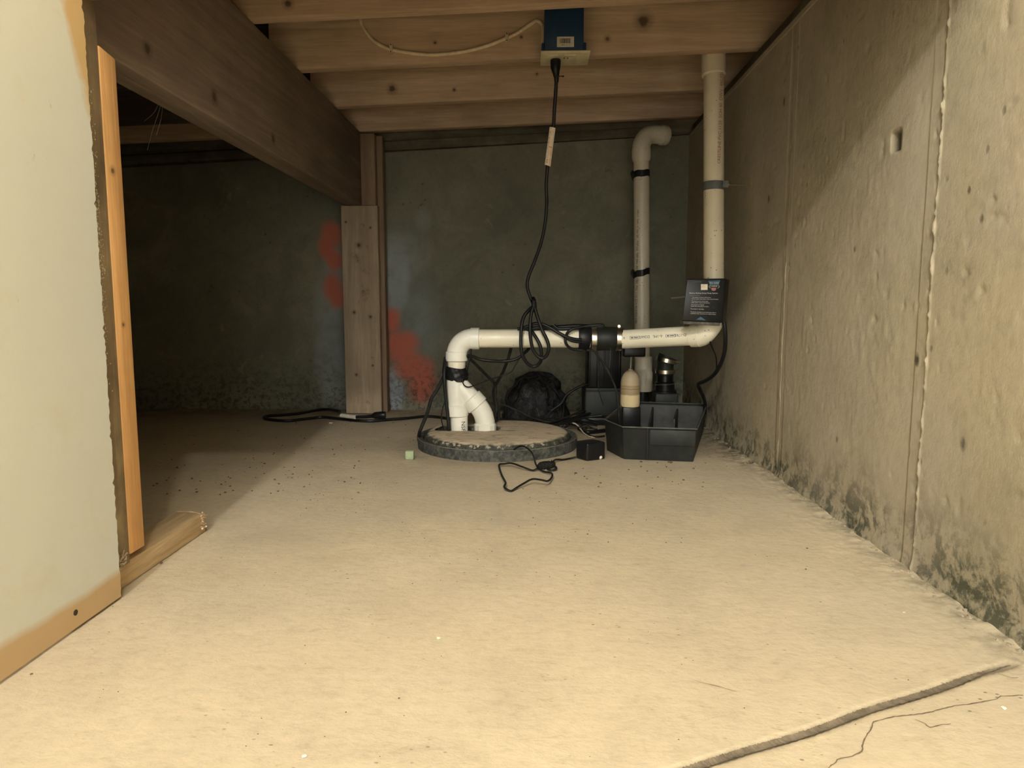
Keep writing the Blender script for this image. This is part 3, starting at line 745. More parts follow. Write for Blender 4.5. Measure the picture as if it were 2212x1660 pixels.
for (py, slope) in ((377, -2), (590, -7)):
    z = at(1385, py, yb).z; cxx = at(1385.5, py, yb).x
    mb = MB(); vs = []; n = 32
    for k in range(n):
        a = 2*math.pi*k/n; r = PR+.0022+.0008*math.sin(7*a); dz = -slope*.0012*math.cos(a)+.0015*math.sin(5*a)
        vs += [(cxx+r*math.cos(a), yb+r*math.sin(a), z+.0125+dz), (cxx+r*math.cos(a), yb+r*math.sin(a), z-.0125+dz)]
    mb.add(vs, [(2*k, 2*((k+1) % n), 2*((k+1) % n)+1, 2*k+1) for k in range(n)])
    tail = smoothpts([Vector((cxx-PR-.001, yb-.008, z+.008)), Vector((cxx-PR-.010, yb-.012, z-.004)), Vector((cxx-PR-.006, yb-.015, z-.022)), Vector((cxx-PR-.002, yb-.014, z-(.03 if py < 500 else .06)))], 6)
    for i, (p, q) in enumerate(zip(tail[:-1], tail[1:])):
        w = .006*(1-i/len(tail))+.001
        mb.add([p+Vector((-w*.6, 0, w)), p+Vector((w*.9, 0, 0)), q+Vector((w*.9, 0, 0)), q+Vector((-w*.6, 0, w))], [(0, 1, 2, 3)])
    tag(mb.build('tape_band', M_tape), 'black tape band with loose tail %s on the back riser' % ('just below the elbow' if py < 500 else 'halfway down, above the horizontal pipe'), 'tape')

# ------------------------------------------------------------------ sump lid
lid = thing('sump_lid', 'round grey dusty sump lid with stained black rim set in the floor', 'lid', (LC.x, LC.y, 0))
n = 96; hc = Vector((-.20, 2.262, 0))
hx0, hx1 = at(928, 932, 2.22).x, at(1079, 932, 2.22).x; hy0, hy1 = 2.235, 2.345
def outer(a, R):   # intersection of a ray from hc with the circle
    d = Vector((math.cos(a), math.sin(a), 0)); w = hc-LC; w.z = 0
    bq = w.dot(d); cq = w.dot(w)-R*R; return hc+d*(-bq+math.sqrt(bq*bq-cq))
hcx, hcy = (hx0+hx1)/2, (hy0+hy1)/2; hc = Vector((hcx, hcy, 0))
def inner(a):      # rounded rectangle opening
    ex, ey = (hx1-hx0)/2, (hy1-hy0)/2; c, s_ = math.cos(a), math.sin(a); p_ = 5.0
    r = (abs(c/ex)**p_+abs(s_/ey)**p_)**(-1/p_); return hc+Vector((c*r, s_*r, 0))
mb = MB(); vs = []; rings = [(None, .022), (None, .046), (LR-.052, .0475), (LR-.036, .0455), (LR-.027, .040), (LR-.022, .031), (LR-.021, .012)]
for i, (R, z) in enumerate(rings):
    for k in range(n):
        a = 2*math.pi*k/n; p = inner(a) if R is None else outer(a, R)
        vs.append((p.x, p.y, z+(.0006*math.sin(9*a+i) if i > 1 else 0)))
mb.add(vs, [(i*n+k, i*n+(k+1) % n, (i+1)*n+(k+1) % n, (i+1)*n+k) for i in range(len(rings)-1) for k in range(n)])
def lid_mat():
    m, nt, b = new_mat('lid_concrete_dust', .9, spec=.2)
    p = pos(nt)
    c = ramp(nt, noise(nt, pos(nt, (1, 2.2, 1)), 9, 7, .7, .5), [(.3, (0.44, 0.36, 0.26)), (.5, (0.60, 0.49, 0.35)), (.7, (0.68, 0.56, 0.41))])
    c = mix(nt, ramp(nt, noise(nt, pos(nt, (1, 2.5, 1)), 28, 6, .7, .3), [(.56, 0.0), (.66, .75)]), c, (0.20, 0.155, 0.10))
    sep = N(nt, 'ShaderNodeSeparateXYZ'); nt.links.new(p, sep.inputs[0])
    side = ramp(nt, math_(nt, 'MULTIPLY', math_(nt, 'ADD', sep.outputs[2], math_(nt, 'MULTIPLY', math_(nt, 'SUBTRACT', noise(nt, p, 30, 5), .5), .012)), 20), [(.84, 1.0), (.93, 0.0)])
    grim = ramp(nt, noise(nt, p, 48, 7, .75), [(.35, (0.025, 0.026, 0.022)), (.56, (0.08, 0.08, 0.06)), (.64, (0.36, 0.33, 0.26))])
    c = mix(nt, side, c, grim)
    nt.links.new(c, b.inputs['Base Color']); bump(nt, b, noise(nt, p, 60, 5), .5, .002)
    return m
M_lid = lid_mat()
M_rim = plain('grimy_rim', (0.028, 0.03, 0.027), .75, dust=.55, dustcol=(.16, .16, .135), sc=110)
mb.build('cover', M_lid, lid, angle=50)
mb = MB(); vs = []; prof = [(LR-.023, .006), (LR-.020, .0155), (LR-.0185, .030), (LR-.012, .0335), (LR-.0005, .0335), (LR+.001, .030), (LR-.001, -.004)]
for (R, z) in prof:
    for k in range(n):
        a = 2*math.pi*k/n; vs.append((LC.x+R*math.cos(a), LC.y+R*math.sin(a), z+.0008*math.sin(7*a)))
mb.add(vs, [(i*n+k, i*n+(k+1) % n, (i+1)*n+(k+1) % n, (i+1)*n+k) for i in range(len(prof)-1) for k in range(n)])
mb.build('rim', M_rim, lid, angle=50)
rl = [Vector((LC.x+(LR-.001)*math.cos(a), LC.y+(LR-.001)*math.sin(a), .0335)) for a in [2*math.pi*i/96 for i in range(97)]]
MB().sweep(rl, .0011, 5).build('rim_edge', plain('rim_edge_grey', (.20, .19, .155), .7), lid)
# pale mineral spots on the lid edge
mb = MB()
for i, px in enumerate([932, 952, 983, 997, 1031, 1040, 1147, 1166, 1205]):
    for k in range(5):
        a = math.atan2(-1, (px-1077)/172.0*1.05+rnd.uniform(-.03, .03)); R = LR-.026
        mb.ico((LC.x+R*math.cos(a), LC.y+R*math.sin(a), .040+rnd.uniform(-.006, .003)), rnd.uniform(.002, .0055), 1, (1, .5, .5), .3, i*9+k)
mb.build('mineral_spots', plain('mineral', (0.42, 0.38, 0.29), .9), lid)['kind'] = 'stuff'
# the basin in the floor
mb = MB(); vs = []; prof = [(LR-.024, .004), (LR-.028, -.02), (LR-.05, -.34), (.001, -.34)]
for (R, z) in prof:
    for k in range(48):
        a = 2*math.pi*k/48; vs.append((LC.x+R*math.cos(a), LC.y+R*math.sin(a), z))
mb.add(vs, [(i*48+k, i*48+(k+1) % 48, (i+1)*48+(k+1) % 48, (i+1)*48+k) for i in range(3) for k in range(48)])
mb.build('basin', M_blk, lid)

# ------------------------------------------------------------------ battery tray
rim_z = .10
ft = [atz(1305, 907, rim_z), atz(1344, 923, rim_z), atz(1507, 928, rim_z), atz(1529, 874, rim_z), atz(1352, 868, rim_z)]
fp = [(p.x, p.y) for p in ft]; fp[3] = (min(fp[3][0], .632), fp[3][1])
cxy = (sum(p[0] for p in fp)/5, sum(p[1] for p in fp)/5)
def shr(poly, k): return [(cxy[0]+(x-cxy[0])*k, cxy[1]+(y-cxy[1])*k) for x, y in poly]
tr = thing('battery_tray', 'open black plastic battery tray with dividers at the foot of the right wall', 'tray', (cxy[0], cxy[1], 0))
mb = MB(); n5 = 5
lv = [(.93, .0005), (.955, .045), (.965, .050), (.985, rim_z-.004), (1.0, rim_z-.003), (1.0, rim_z), (.975, rim_z), (.955, rim_z-.006), (.935, .05), (.925, .046), (.90, .006)]
vs = []
for k, z in lv: vs += [(x, y, z) for x, y in shr(fp, k)]
mb.add(vs, [(i*5+k, i*5+(k+1) % 5, (i+1)*5+(k+1) % 5, (i+1)*5+k) for i in range(len(lv)-1) for k in range(5)]+[(4, 3, 2, 1, 0), tuple((len(lv)-1)*5+k for k in range(5))])
mb.build('tray_body', M_blkd, tr, bevel=.0022, seg=2)
def tl(u, v, k=1.0):   # u along the front edge (B->C), v depth
    Bp, Cp, Dp, Ep = [Vector(p) for p in (shr(fp, k)[1], shr(fp, k)[2], shr(fp, k)[3], shr(fp, k)[4])]
    return Bp.lerp(Cp, u).lerp(Ep.lerp(Dp, u), v)
def wallseg(u0, v0, u1, v1, z0, z1, w=.003):
    a, b = tl(u0, v0, .94), tl(u1, v1, .94); t = (b-a).normalized(); s = Vector((-t.y, t.x))*w
    return [(a-s), (b-s), (b+s), (a+s)], z0, z1
for seg in (wallseg(.34, .02, .34, .97, .006, .088), wallseg(.66, .5, .66, .97, .006, .085), wallseg(.36, .52, .98, .52, .006, .052)):
    MB().prism([tuple(p) for p in seg[0]], seg[1], seg[2]).build('divider', M_blkd, tr, bevel=.001)
a, b = tl(.34, 0, .985), tl(.36, 0, .985)
for u in (.345, ):
    p = tl(u, 0, .955); q = tl(u, 0, 1.0)
    MB().sweep([(p.x, p.y-.001, .003), (q.x, q.y+.002, .097)], .0030, 8).build('rib', M_blkd, tr)
p, q = tl(.37, 0, .962), tl(.99, 0, .962)
MB().hexa([(p.x, p.y-.003, .048), (q.x, q.y-.003, .048), (q.x, q.y+.004, .048), (p.x, p.y+.004, .048),
           (p.x, p.y-.0065, .094), (q.x, q.y-.0065, .094), (q.x, q.y+.004, .094), (p.x, p.y+.004, .094)]).build('front_panel', M_blkd, tr, bevel=.0012)
rimp = [Vector((x, y, rim_z+.0002)) for x, y in shr(fp, .992)]
MB().sweep(rimp+[rimp[0]], .0018, 6).build('rim', plain('rim_highlight', (.085, .085, .07), .7, dust=.4, dustcol=(.2, .19, .15)), tr)  # paler dusty strip, edge highlight put into its colour
# outer strap lip of the tray
p, q = tl(1, .02, 1.0), tl(1, .98, 1.0)
# pump intake fitting standing in the tray
yq = 2.635
px_ = at(1436, 830, yq)
fx, fy = px_.x, yq
pf = thing('backup_pump', 'small black backup pump with two steel-banded couplings standing behind the tray', 'pump', (fx, fy, .008))
zt = at(1436, 770, yq).z
MB().profile((fx, fy, .008), (fx, fy, .085), [(0, .050), (.1, .055), (.75, .055), (.8, .047), (1, .045)], 28).build('base', M_blk, pf)
MB().box(fx-.043, fx+.043, fy-.05, fy+.045, .085, .128).build('housing', M_blkd, pf, bevel=.006, seg=3)
MB().profile((fx, fy, .126), (fx, fy, at(1436, 800, yq).z), [(0, .044), (.08, .044), (.1, .036), (.45, .036), (.5, .031), (1, .029)], 28).build('neck', M_blk, pf)
z1, z2 = at(1436, 812, yq).z, at(1436, 800, yq).z
tip = Vector((.012, 0, 0))
MB().sweep([(fx, fy, z1), (fx, fy, z2), (fx+.001, fy, z2+.018), (fx+.004, fy, zt-.012), (fx+.009, fy, zt)], [.031, .032, .030, .035, .035], 28).build('coupling', M_rub, pf)
for (py, lean) in ((803, 0), (779, .030)):
    z = at(1436, py, yq).z; d = Vector((lean*8, 0, 1)).normalized(); cpt = Vector((fx+(.004 if lean else 0), fy, z))
    o = MB().profile(cpt-d*.0075, cpt+d*.0075, [(0, .033), (.05, .0365), (.95, .0365), (1, .033)] if not lean else [(0, .035), (.05, .0382), (.95, .0382), (1, .035)], 32).build('hose_clamp', M_steel, pf)
    if lean: MB().cyl(cpt+Vector((.030, -.024, -.004)), cpt+Vector((.050, -.022, -.004)), .0045, 10).build('clamp_screw', M_steel, o)

# float switch behind the pipe
yf = 2.47
fc = at(1361.5, 840, yf); ztop_, zbot = at(1361, 799, yf).z, at(1361, 879, yf).z
fs_ = thing('float_switch', 'tan capsule float with a banded waist and shade painted above its light foot, hanging behind the pipe over the tray', 'float', (fc.x, yf, zbot))
r = .0345
cap = [(0, r*.86), (.02, r*.97), (.1, r), (.62, r)]+[(.62+.38*math.sin(a), max(.002, r*math.cos(a))) for a in [i*math.pi/2/9 for i in range(1, 10)]]
def float_mat():
    m, nt, b = new_mat('float_painted_shade', .55)
    p = pos(nt); sep = N(nt, 'ShaderNodeSeparateXYZ'); nt.links.new(p, sep.inputs[0])
    t = math_(nt, 'DIVIDE', math_(nt, 'SUBTRACT', sep.outputs[2], zbot), ztop_-zbot)
    t = math_(nt, 'ADD', t, math_(nt, 'MULTIPLY', math_(nt, 'SUBTRACT', noise(nt, p, 40, 4), .5), .05))
    c = ramp(nt, t, [(.32, (0.78, 0.62, 0.36)), (.36, (0.36, 0.26, 0.14)), (.47, (0.42, 0.31, 0.18)), (.50, (0.25, 0.18, 0.10)), (.53, (0.45, 0.34, 0.20)), (.57, (0.30, 0.22, 0.12)), (.6, (0.48, 0.37, 0.23)), (.9, (0.45, 0.36, 0.24))])  # lit foot and the shadow above it put into the colour, with waist bands
    nt.links.new(c, b.inputs['Base Color']); return m
MB().profile((fc.x, yf, zbot), (fc.x, yf, ztop_), cap, 32).build('capsule', float_mat(), fs_)
MB().cyl((fc.x, yf, ztop_-.002), (fc.x+.001, yf, at(1362, 770, yf).z), .0028, 10).cyl((fc.x, yf, ztop_-.003), (fc.x, yf, ztop_+.003), .008, 14).build('rod', plain('float_rod', (.35, .30, .22), .6), fs_)
hb_ = at(1368, 766, yf)
MB().box(at(1345, 766, yf).x, at(1393, 766, yf).x, yf-.02, yf+.015, at(1368, 771, yf).z, at(1368, 750, yf).z).build('switch_arm', M_blk, fs_, bevel=.006, seg=3)
zz = at(1361, 920, yf).z
MB().box(fc.x-.030, fc.x+.034, yf-.03, yf+.03, .007, zbot+.001).build('cage', M_blk, fs_, bevel=.005)

# tall black pump housing behind the valve
yc = 2.68
c0, c1 = at(1266, 800, yc), at(1343, 800, yc)
ph = thing('pump_housing', 'tall black dusty pump housing against the back wall behind the check valve', 'pump', ((c0.x+c1.x)/2, yc, 0))
zt_ = at(1300, 722, yc).z; zs_ = at(1300, 838, yc).z
MB().box(c0.x+.004, c1.x-.004, yc-.02, yc+.10, zs_, zt_).build('upper_case', M_blk, ph, bevel=.006, seg=3)
MB().box(c0.x-.008, c1.x, yc-.045, yc+.11, .03, zs_).build('lower_case', M_blkd, ph, bevel=.008, seg=3)
MB().box(c0.x-.004, c1.x+.004, yc-.05, yc+.112, zs_-.008, zs_+.004).build('flange', M_blkd, ph, bevel=.002)
for k in range(5):
    xk = c0.x+.012+k*(c1.x-c0.x-.024)/4
    MB().box(xk-.0025, xk+.0025, yc-.026, yc-.018, zs_+.004, zt_-.01).build('cooling_fin', M_blk, ph, bevel=.001)
MB().box(c0.x-.03, c1.x+.01, yc-.07, yc+.09, .001, .035).build('foot', M_blk, ph, bevel=.01, seg=3)

# ------------------------------------------------------------------ controller box on the riser
def Q(px, py, Y): return at(px, py, Y)
yf_, yk = 2.045, 2.098
F4 = [Q(1473, 694, yf_), Q(1559.5, 698, yf_), Q(1567.5, 601.5, yf_), Q(1484, 603, yf_)]
K4 = [p+Vector((.0, yk-yf_, 0)) for p in F4]; K4 = [k+Vector((.026, 0, 0)) for k in K4]
cb = thing('controller_box', 'black printed pump controller box hung on the right riser above the elbow', 'box', ((F4[0].x+F4[1].x)/2, 2.07, F4[0].z-.01))
MB().add(F4+K4, [(0, 1, 2, 3), (7, 6, 5, 4), (0, 4, 5, 1), (1, 5, 6, 2), (2, 6, 7, 3), (3, 7, 4, 0)]).build('case', M_blk, cb, bevel=.003, seg=3)
low = [F4[0]+Vector((.006, .006, -.009)), F4[1]+Vector((-.004, .006, -.009))]
MB().hexa([low[0], low[1], low[1]+Vector((0, .04, 0)), low[0]+Vector((0, .04, 0)), F4[0]+Vector((.003, .004, .002)), F4[1]+Vector((-.002, .004, .002)), F4[1]+Vector((-.002, .045, .002)), F4[0]+Vector((.003, .045, .002))]).build('bottom_lip', plain('grey_lip', (.07, .07, .06), .6, dust=.4), cb, bevel=.002)
def fq(u, v, off=-.0006):   # 0..1 on the face, v from the bottom
    p = F4[0].lerp(F4[1], u).lerp(F4[3].lerp(F4[2], u), v); return p+Vector((0, off, 0))
# zoom coordinates of the label: face spans x 40..1340, y 175..1490 in a 1660 px crop; convert to u, v
def lab(x, y):
    v = 1-(y-180)/(1475-180); xl = 185-(1-v)*150; xr = 1350-(1-v)*110
    return (x-xl)/(xr-xl), v
def quad(name, x0, y0, x1, y1, mat, off=-.0006):
    pts = [fq(*lab(x, y), off) for x, y in ((x0, y1), (x1, y1), (x1, y0), (x0, y0))]
    return MB().add(pts, [(0, 1, 2, 3)]).build(name, mat, cb, smooth=False)
def poly(name, pp, mat, off=-.0006):
    return MB().add([fq(*lab(x, y), off) for x, y in pp], [tuple(range(len(pp)))]).build(name, mat, cb, smooth=False)
def label_text(txt, x0, x1, yb_, hgt, mat, off=-.0009, up=0):
    vs, fs = text_mesh(txt, 1.0)
    xs_ = [v[0] for v in vs]; w = max(xs_)-min(xs_)
    out = [fq(*lab(x0+(x1-x0)*(v[0]-min(xs_))/w, yb_-up*(v[0]/w)-v[1]*hgt/.7), off) for v in vs]
    return MB().add(out, fs).build('label_text', mat, cb, smooth=False)
quad('label_square', 605, 345, 805, 515, M_label)
M_embl = plain('emblem_blue', (0.03, 0.10, 0.17), .5); M_embr = plain('emblem_red', (0.48, 0.17, 0.12), .5); M_lt = plain('emblem_light', (.42, .47, .46), .5)
poly('emblem_shield', [(880, 365), (820, 245), (1190, 235), (1130, 360)], M_embl)
for sx in (-1, 1):
    pp = [(1005+sx*(115+50*math.sin(t)), 355+120*t/math.pi) for t in [i*math.pi/8 for i in range(9)]]
    pp += [(1005+sx*(85+45*math.sin(t)), 355+120*t/math.pi) for t in [i*math.pi/8 for i in range(8, -1, -1)]]
    mbx = MB(); P = [fq(*lab(x, y), -.0007) for x, y in pp]; mbx.add(P, [(i, i+1, 16-i, 17-i) for i in range(8)]); mbx.build('emblem_laurel', M_inkg, cb, smooth=False)
label_text('PRO SERIES', 868, 1150, 338, 52, M_lt)
label_text('1000', 905, 1095, 432, 62, M_inkw)
poly('emblem_badge', [(915, 460), (1060, 455), (1055, 520), (990, 545), (930, 525)], M_embr)
label_text('TWO', 945, 1040, 520, 36, M_embl, -.0011)
label_text('ATTENTION', 365, 620, 285, 26, M_inkg)
label_text('Battery Backup Sump Pump System', 262, 1110, 628, 38, M_inkw)
label_text('ALARM SILENCE', 262, 570, 695, 24, M_inkg)
for (t, x0, x1, y_) in [('The pump is running on DC power', 345, 905, 752), ('Check outlet, fuse and/or main circuit breaker', 325, 1135, 800),
                        ('The fluid level is low in the', 320, 820, 868), ('cell(s) and/or water in the battery', 315, 870, 912),
                        ('The pump has stopped', 310, 695, 975), ('Check the sump pump for failure', 305, 840, 1022),
                        ('The system is operating', 295, 690, 1102),
                        ('The battery terminals are corroded, loose, dirty or', 288, 1065, 1195), ('is defective. Clean connections or replace battery', 282, 1055, 1243)]:
    label_text(t, x0, x1, y_, 27, M_inkw)
poly('label_arrow', [(460, 1412), (600, 1318), (755, 1422)], plain('label_blue', (.04, .10, .16), .6))

# ------------------------------------------------------------------ outlet box on the joist
yo = 2.055; jy = 2.152
ob = thing('outlet_box', 'blue plastic outlet box with barcode sticker and ivory plate, nailed to the joist', 'outlet', (.085, 2.1, 1.15))
b0_, b1_ = at(1176, 112, yo), at(1260.5, 112, yo)
zb0 = b0_.z; bx = MB().box(b0_.x, b1_.x, yo, jy-.001, zb0, zb0+.125).build('box_body', M_blue, ob, bevel=.0025)
for sx, xx in ((-1, b0_.x), (1, b1_.x)):
    for dy in (0, .022, .055):
        MB().box(min(xx, xx+sx*.008), max(xx, xx+sx*.008), yo+.004+dy, yo+.020+dy, zb0+.001, zb0+.026).build('mounting_lug', M_blue, ob, bevel=.002)
p0, p1 = at(1168, 113, yo-.016), at(1276, 113, yo-.016)
pl = MB().box(p0.x, p1.x, yo-.014, jy-.002, zb0-.0075, zb0-.001).build('cover_plate', M_ivory, ob, bevel=.002)
for dx in (.022, .072):
    xm = p0.x+dx+.012
    MB().box(xm-.017, xm+.017, yo+.004, yo+.078, zb0-.0095, zb0-.007).build('receptacle', plain('receptacle_ivory', (.62, .54, .36), .5), ob, bevel=.001)
for dx in (.066, .076): MB().box(p0.x+dx, p0.x+dx+.003, yo+.02, yo+.028, zb0-.0102, zb0-.0094).build('contact_slot', M_ink, ob)
s0, s1 = at(1203, 102, yo), at(1240, 79, yo)
MB().box(s0.x, s1.x, yo-.0008, yo+.0005, s0.z, s1.z).build('sticker', M_label, ob, bevel=.0003)
mb = MB()
x = s0.x+.008
for k in range(17):
    w = rnd.choice([.0005, .0009, .0016]); mb.box(x, x+w, yo-.0012, yo-.0007, s0.z+.010, s1.z-.005); x += w+rnd.choice([.0006, .001])
    if x > s1.x-.009: break
mb.build('barcode', M_ink, ob, smooth=False)
vs, fs = text_mesh('8081 16', 1.0); MB().add([(s0.x+.012+v[0]*.0055, yo-.0012, s0.z+.0035+v[1]*.0055) for v in vs], fs).build('label_text', M_ink, ob, smooth=False)

# ------------------------------------------------------------------ cables
def cable(name, pts, r, mat, label, cat='cable', group=None, n=14, seg=8, parent=None, flat=1.0):
    P = [p if isinstance(p, Vector) else at(*p) for p in pts]
    o = MB().sweep(smoothpts(P, seg), r, n, flat=flat).build(name, mat, parent)
    if label: tag(o, label, cat, group)
    return o
def zr(lst, Y, z=None): return [(x, y, Y) for x, y in lst]

# white house cable stapled to the joist
M_nm = plain('cream_cable', (0.78, 0.64, 0.43), .6)
nm = [(776, 20), (781, 52), (795, 75), (812, 92), (838, 105), (870, 112), (915, 118), (960, 117), (1005, 111), (1050, 100), (1085, 86), (1115, 73), (1145, 53), (1160, 45), (1172, 55), (1173, 75), (1171, 95)]
cable('house_cable', [(x, y, jy-.006) for x, y in nm], .0050, M_nm, 'cream flat house cable sagging along the joist into the blue box', n=10)
for (px, py), w in (((845, 105), 'left, lower'), ((1095, 81), 'right, nearer the outlet box')):
    c = at(px, py, jy-.008)
    cs = MB().box(c.x-.0048, c.x+.0048, jy-.013, jy-.0005, c.z-.013, c.z+.012).build('cable_staple', plain('staple_white', (.62, .52, .35), .6), bevel=.0015)
    tag(cs, 'small pale cable clip, the %s of two on the house cable' % w, 'clip')
    for dz in (-.010, .009): MB().cyl((c.x, jy-.0145, c.z+dz), (c.x, jy-.012, c.z+dz), .0016, 8).build('nail', M_ink, cs)

# hanging power cord with plug and paper tag
pc = thing('power_cord', 'black power cord hanging from the outlet plate, knotted in loops over the pipe', 'cord', (.0, 2.2, .4))
plug = [(1200, 129), (1200, 134), (1200, 148), (1201, 156), (1202, 168), (1202, 178)]
MB().sweep([at(x, y, yo+.03) for x, y in plug], [.0145, .0155, .0140, .0105, .0072, .0060], 14, flat=.85).build('plug', M_blk, pc, bevel=.001)
hang = [(1202, 170), (1200, 205), (1197.5, 240), (1196, 268), (1190, 310), (1185, 345), (1182.7, 361), (1180, 402), (1181, 440), (1177, 486), (1168, 527), (1154, 567), (1142, 597), (1139, 619), (1146, 643), (1153, 660), (1158, 672)]
cable('cord_run', [(x, y, yo+.03+(YP-.055-yo-.03)*min(1, i/11)) for i, (x, y) in enumerate(hang)], .0052, M_cord, None, parent=pc)
YL = YP-.055
la = [(1152, 662), (1141, 672), (1131, 686), (1126.5, 708), (1125, 735), (1126.5, 759), (1133, 777), (1144, 789), (1155, 792), (1166, 784), (1169.5, 769), (1167, 748), (1158, 730), (1148, 716), (1140, 712)]
lb = [(1154, 660), (1149, 672), (1145.5, 694), (1145, 716), (1147, 738), (1152, 757), (1163, 771), (1173, 774), (1182, 766), (1185.5, 752), (1182, 736), (1172, 715), (1163, 691), (1156, 668), (1153, 650)]
cable('cord_loop', [(x, y, YL-.004+.010*math.sin(i)) for i, (x, y) in enumerate(la)], .0056, M_cord, None, parent=pc)
cable('cord_loop', [(x, y, YL-.016+.004*math.cos(i)) for i, (x, y) in enumerate(lb)], .0056, M_cord, None, parent=pc)
MB().sweep(smoothpts([at(1152, 644, YL), at(1153, 652, YL-.01), at(1154, 662, YL-.012), at(1152, 672, YL-.004)], 5), [.006]*3+[.0085]*10+[.007]*3, 8).build('cord_tie', M_tape, pc)
# paper tag
tg = [at(1190.5, 275, 2.13), at(1199.5, 277, 2.13), at(1189.5, 357, 2.15), at(1176.5, 355, 2.15)]
tg = [at(1187.5, 274, 2.112), at(1200, 277, 2.112), at(1189, 360, 2.14), at(1176.5, 356, 2.14)]
mb = MB(); back = Vector((0, .022, 0))
ths = [Vector((0, -.004*math.sin(math.pi*i/6), 0)) for i in range(7)]
vs = []
for i in range(7):
    q = i/6; vs += [tg[0].lerp(tg[1], q)+ths[i], tg[3].lerp(tg[2], q)+ths[i]]
vs2 = [v+Vector((0, .0012, 0)) for v in vs]
mb.add(vs+vs2, [(2*i, 2*i+1, 2*i+3, 2*i+2) for i in range(6)]+[(14+2*i, 16+2*i, 17+2*i, 15+2*i) for i in range(6)]+[(0, 14, 15, 1), (12, 13, 27, 26)]+[(2*i, 2*i+2, 16+2*i, 14+2*i) for i in range(6)]+[(2*i+1, 15+2*i, 17+2*i, 2*i+3) for i in range(6)])
tgo = mb.build('paper_tag', plain('tag_paper', (.72, .58, .42), .7), pc)
def tq(u, v): return tg[3].lerp(tg[2], u).lerp(tg[0].lerp(tg[1], u), v)+Vector((0, -.0052*math.sin(math.pi*u)-.0006, 0))
M_org = plain('tag_orange', (.62, .24, .12), .7)
for (u0, v0, u1, v1) in ((.74, .02, .80, .50), (.28, .47, .80, .50)):
    MB().add([tq(u0, v0), tq(u1, v0), tq(u1, v1), tq(u0, v1)], [(0, 1, 2, 3)]).build('tag_line', M_org, tgo)
mb = MB()
for v in (.85, .70, .57): mb.add([tq(.12, v), tq(.2, v), tq(.2, v+.025), tq(.12, v+.025)], [(0, 1, 2, 3)])
for (u0, v0, u1, v1) in ((.2, .07, .42, .085), (.4, .07, .42, .14), (.2, .125, .42, .14)): mb.add([tq(u0, v0), tq(u1, v0), tq(u1, v1), tq(u0, v1)], [(0, 1, 2, 3)])
mb.build('tag_print', M_ink, tgo, smooth=False)['kind'] = 'stuff'
# twist tie below the plug
MB().sweep([at(1195, 165, yo+.022), at(1209, 165, yo+.02), at(1215, 164, yo+.02)], .0011, 6).ico(at(1216, 165, yo+.02), .003, 1, (1.4, .7, .8), .2).build('twist_tie', M_cordd, pc)

# cables tied along the top of the pipe, tape block
YT = YP-.03
tb = MB(); z0_, z1_ = at(1262, 758, YP-PR).z, at(1262, 703, YP-PR).z; xA, xB = at(1250.5, 732, YP-PR).x, at(1274, 732, YP-PR).x
tb.sweep([(xA, YP-.004, zc+.002), (xA+.003, YP-.004, zc+.002), ((xA+xB)/2, YP-.005, zc+.003), (xB, YP-.003, zc+.001)], [.0375, .0392, .0395, .0380], 28)
tag(tb.build('tape_wrap', M_tape, bevel=.002), 'wide black tape band binding the cables to the pipe left of the check valve', 'tape')
cable('tied_cable', [(1118, 711, YT), (1135, 707, YT-.004), (1155, 700, YT-.01), (1172, 701, YT-.014), (1190, 709, YT-.018), (1206, 719, YT-.02), (1223, 728, YT-.022), (1240, 733, YT-.02), (1256, 735, YT-.016)], .0054, M_cord, 'thick black cable draped across the front of the pipe into the tape band')
cable('tied_cable', [(1140, 712, YT), (1175, 707, YT-.004), (1200, 716, YT-.016), (1218, 727, YT-.021), (1236, 737, YT-.021), (1256, 740, YT-.016)], .0046, M_cord, 'thinner black cable just below the thick one, ending in the tape band')
cable('tied_cable', [(1128, 712, YP-.008), (1150, 711, YP-.008), (1180, 709, YP-.008), (1215, 707, YP-.008), (1245, 705, YP-.008), (1270, 706, YP-.008), (1300, 706, YP-.008)], .0078, M_cord, 'fat black cable lying straight along the top of the pipe')
cable('tied_cable', [(1196, 703, YP-.016), (1203, 709, YP-.018), (1213, 711, YP-.018), (1245, 709, YP-.018), (1275, 704, YP-.014), (1300, 703, YP-.012), (1303, 707, YP-.01)], .0055, M_tape, 'black cable end poking up on top of the pipe beside the valve')
cable('cable_loop', [(1258, 706, YT-.006), (1240, 710, YT-.012), (1228, 717, YT-.014), (1222, 728, YT-.02), (1222, 741, YT-.02), (1231, 752, YT-.016), (1245, 756, YT-.012), (1258, 757, YT-.010)], .0046, M_cord, 'small black cable loop curling left out of the tape band')
# cables round the left riser
cable('riser_cable', [(962, 778, YP-.01), (960, 800, YP-.03), (960, 822, YP-.038), (963, 859, YP-.036), (967, 895, YP-.036), (969.5, 928, YP-.036), (970, 948, YP-.02)], .0056, M_cord, 'straight black cable running down the left side of the wye into the lid')
cable('riser_cable', [(963, 772, YP), (959, 800, YP-.012), (958, 815, YP-.02), (942, 846, YP-.05), (932, 862, YP-.07), (923, 893, YP-.09), (911, 922, YP-.11), (905.5, 938, YP-.09), (905, 952, YP-.055), (912, 962, YP-.06)], .0056, M_cordd, 'dusty black cable slanting down left from the tape wrap to the lid edge')
cable('riser_cable', [(961, 868, YP-.02), (955, 888, YP-.02), (954, 909, YP-.02), (960, 933, YP-.015)], .0019, M_cord, 'thin black wire curving beside the cable left of the wye')
cable('riser_cable', [(1018, 752, YP-.01), (1015, 771, YP-.01), (1010, 790, YP-.02), (1008, 800, YP-.02)], .0036, M_cord, 'short black cable tucked under the left elbow')
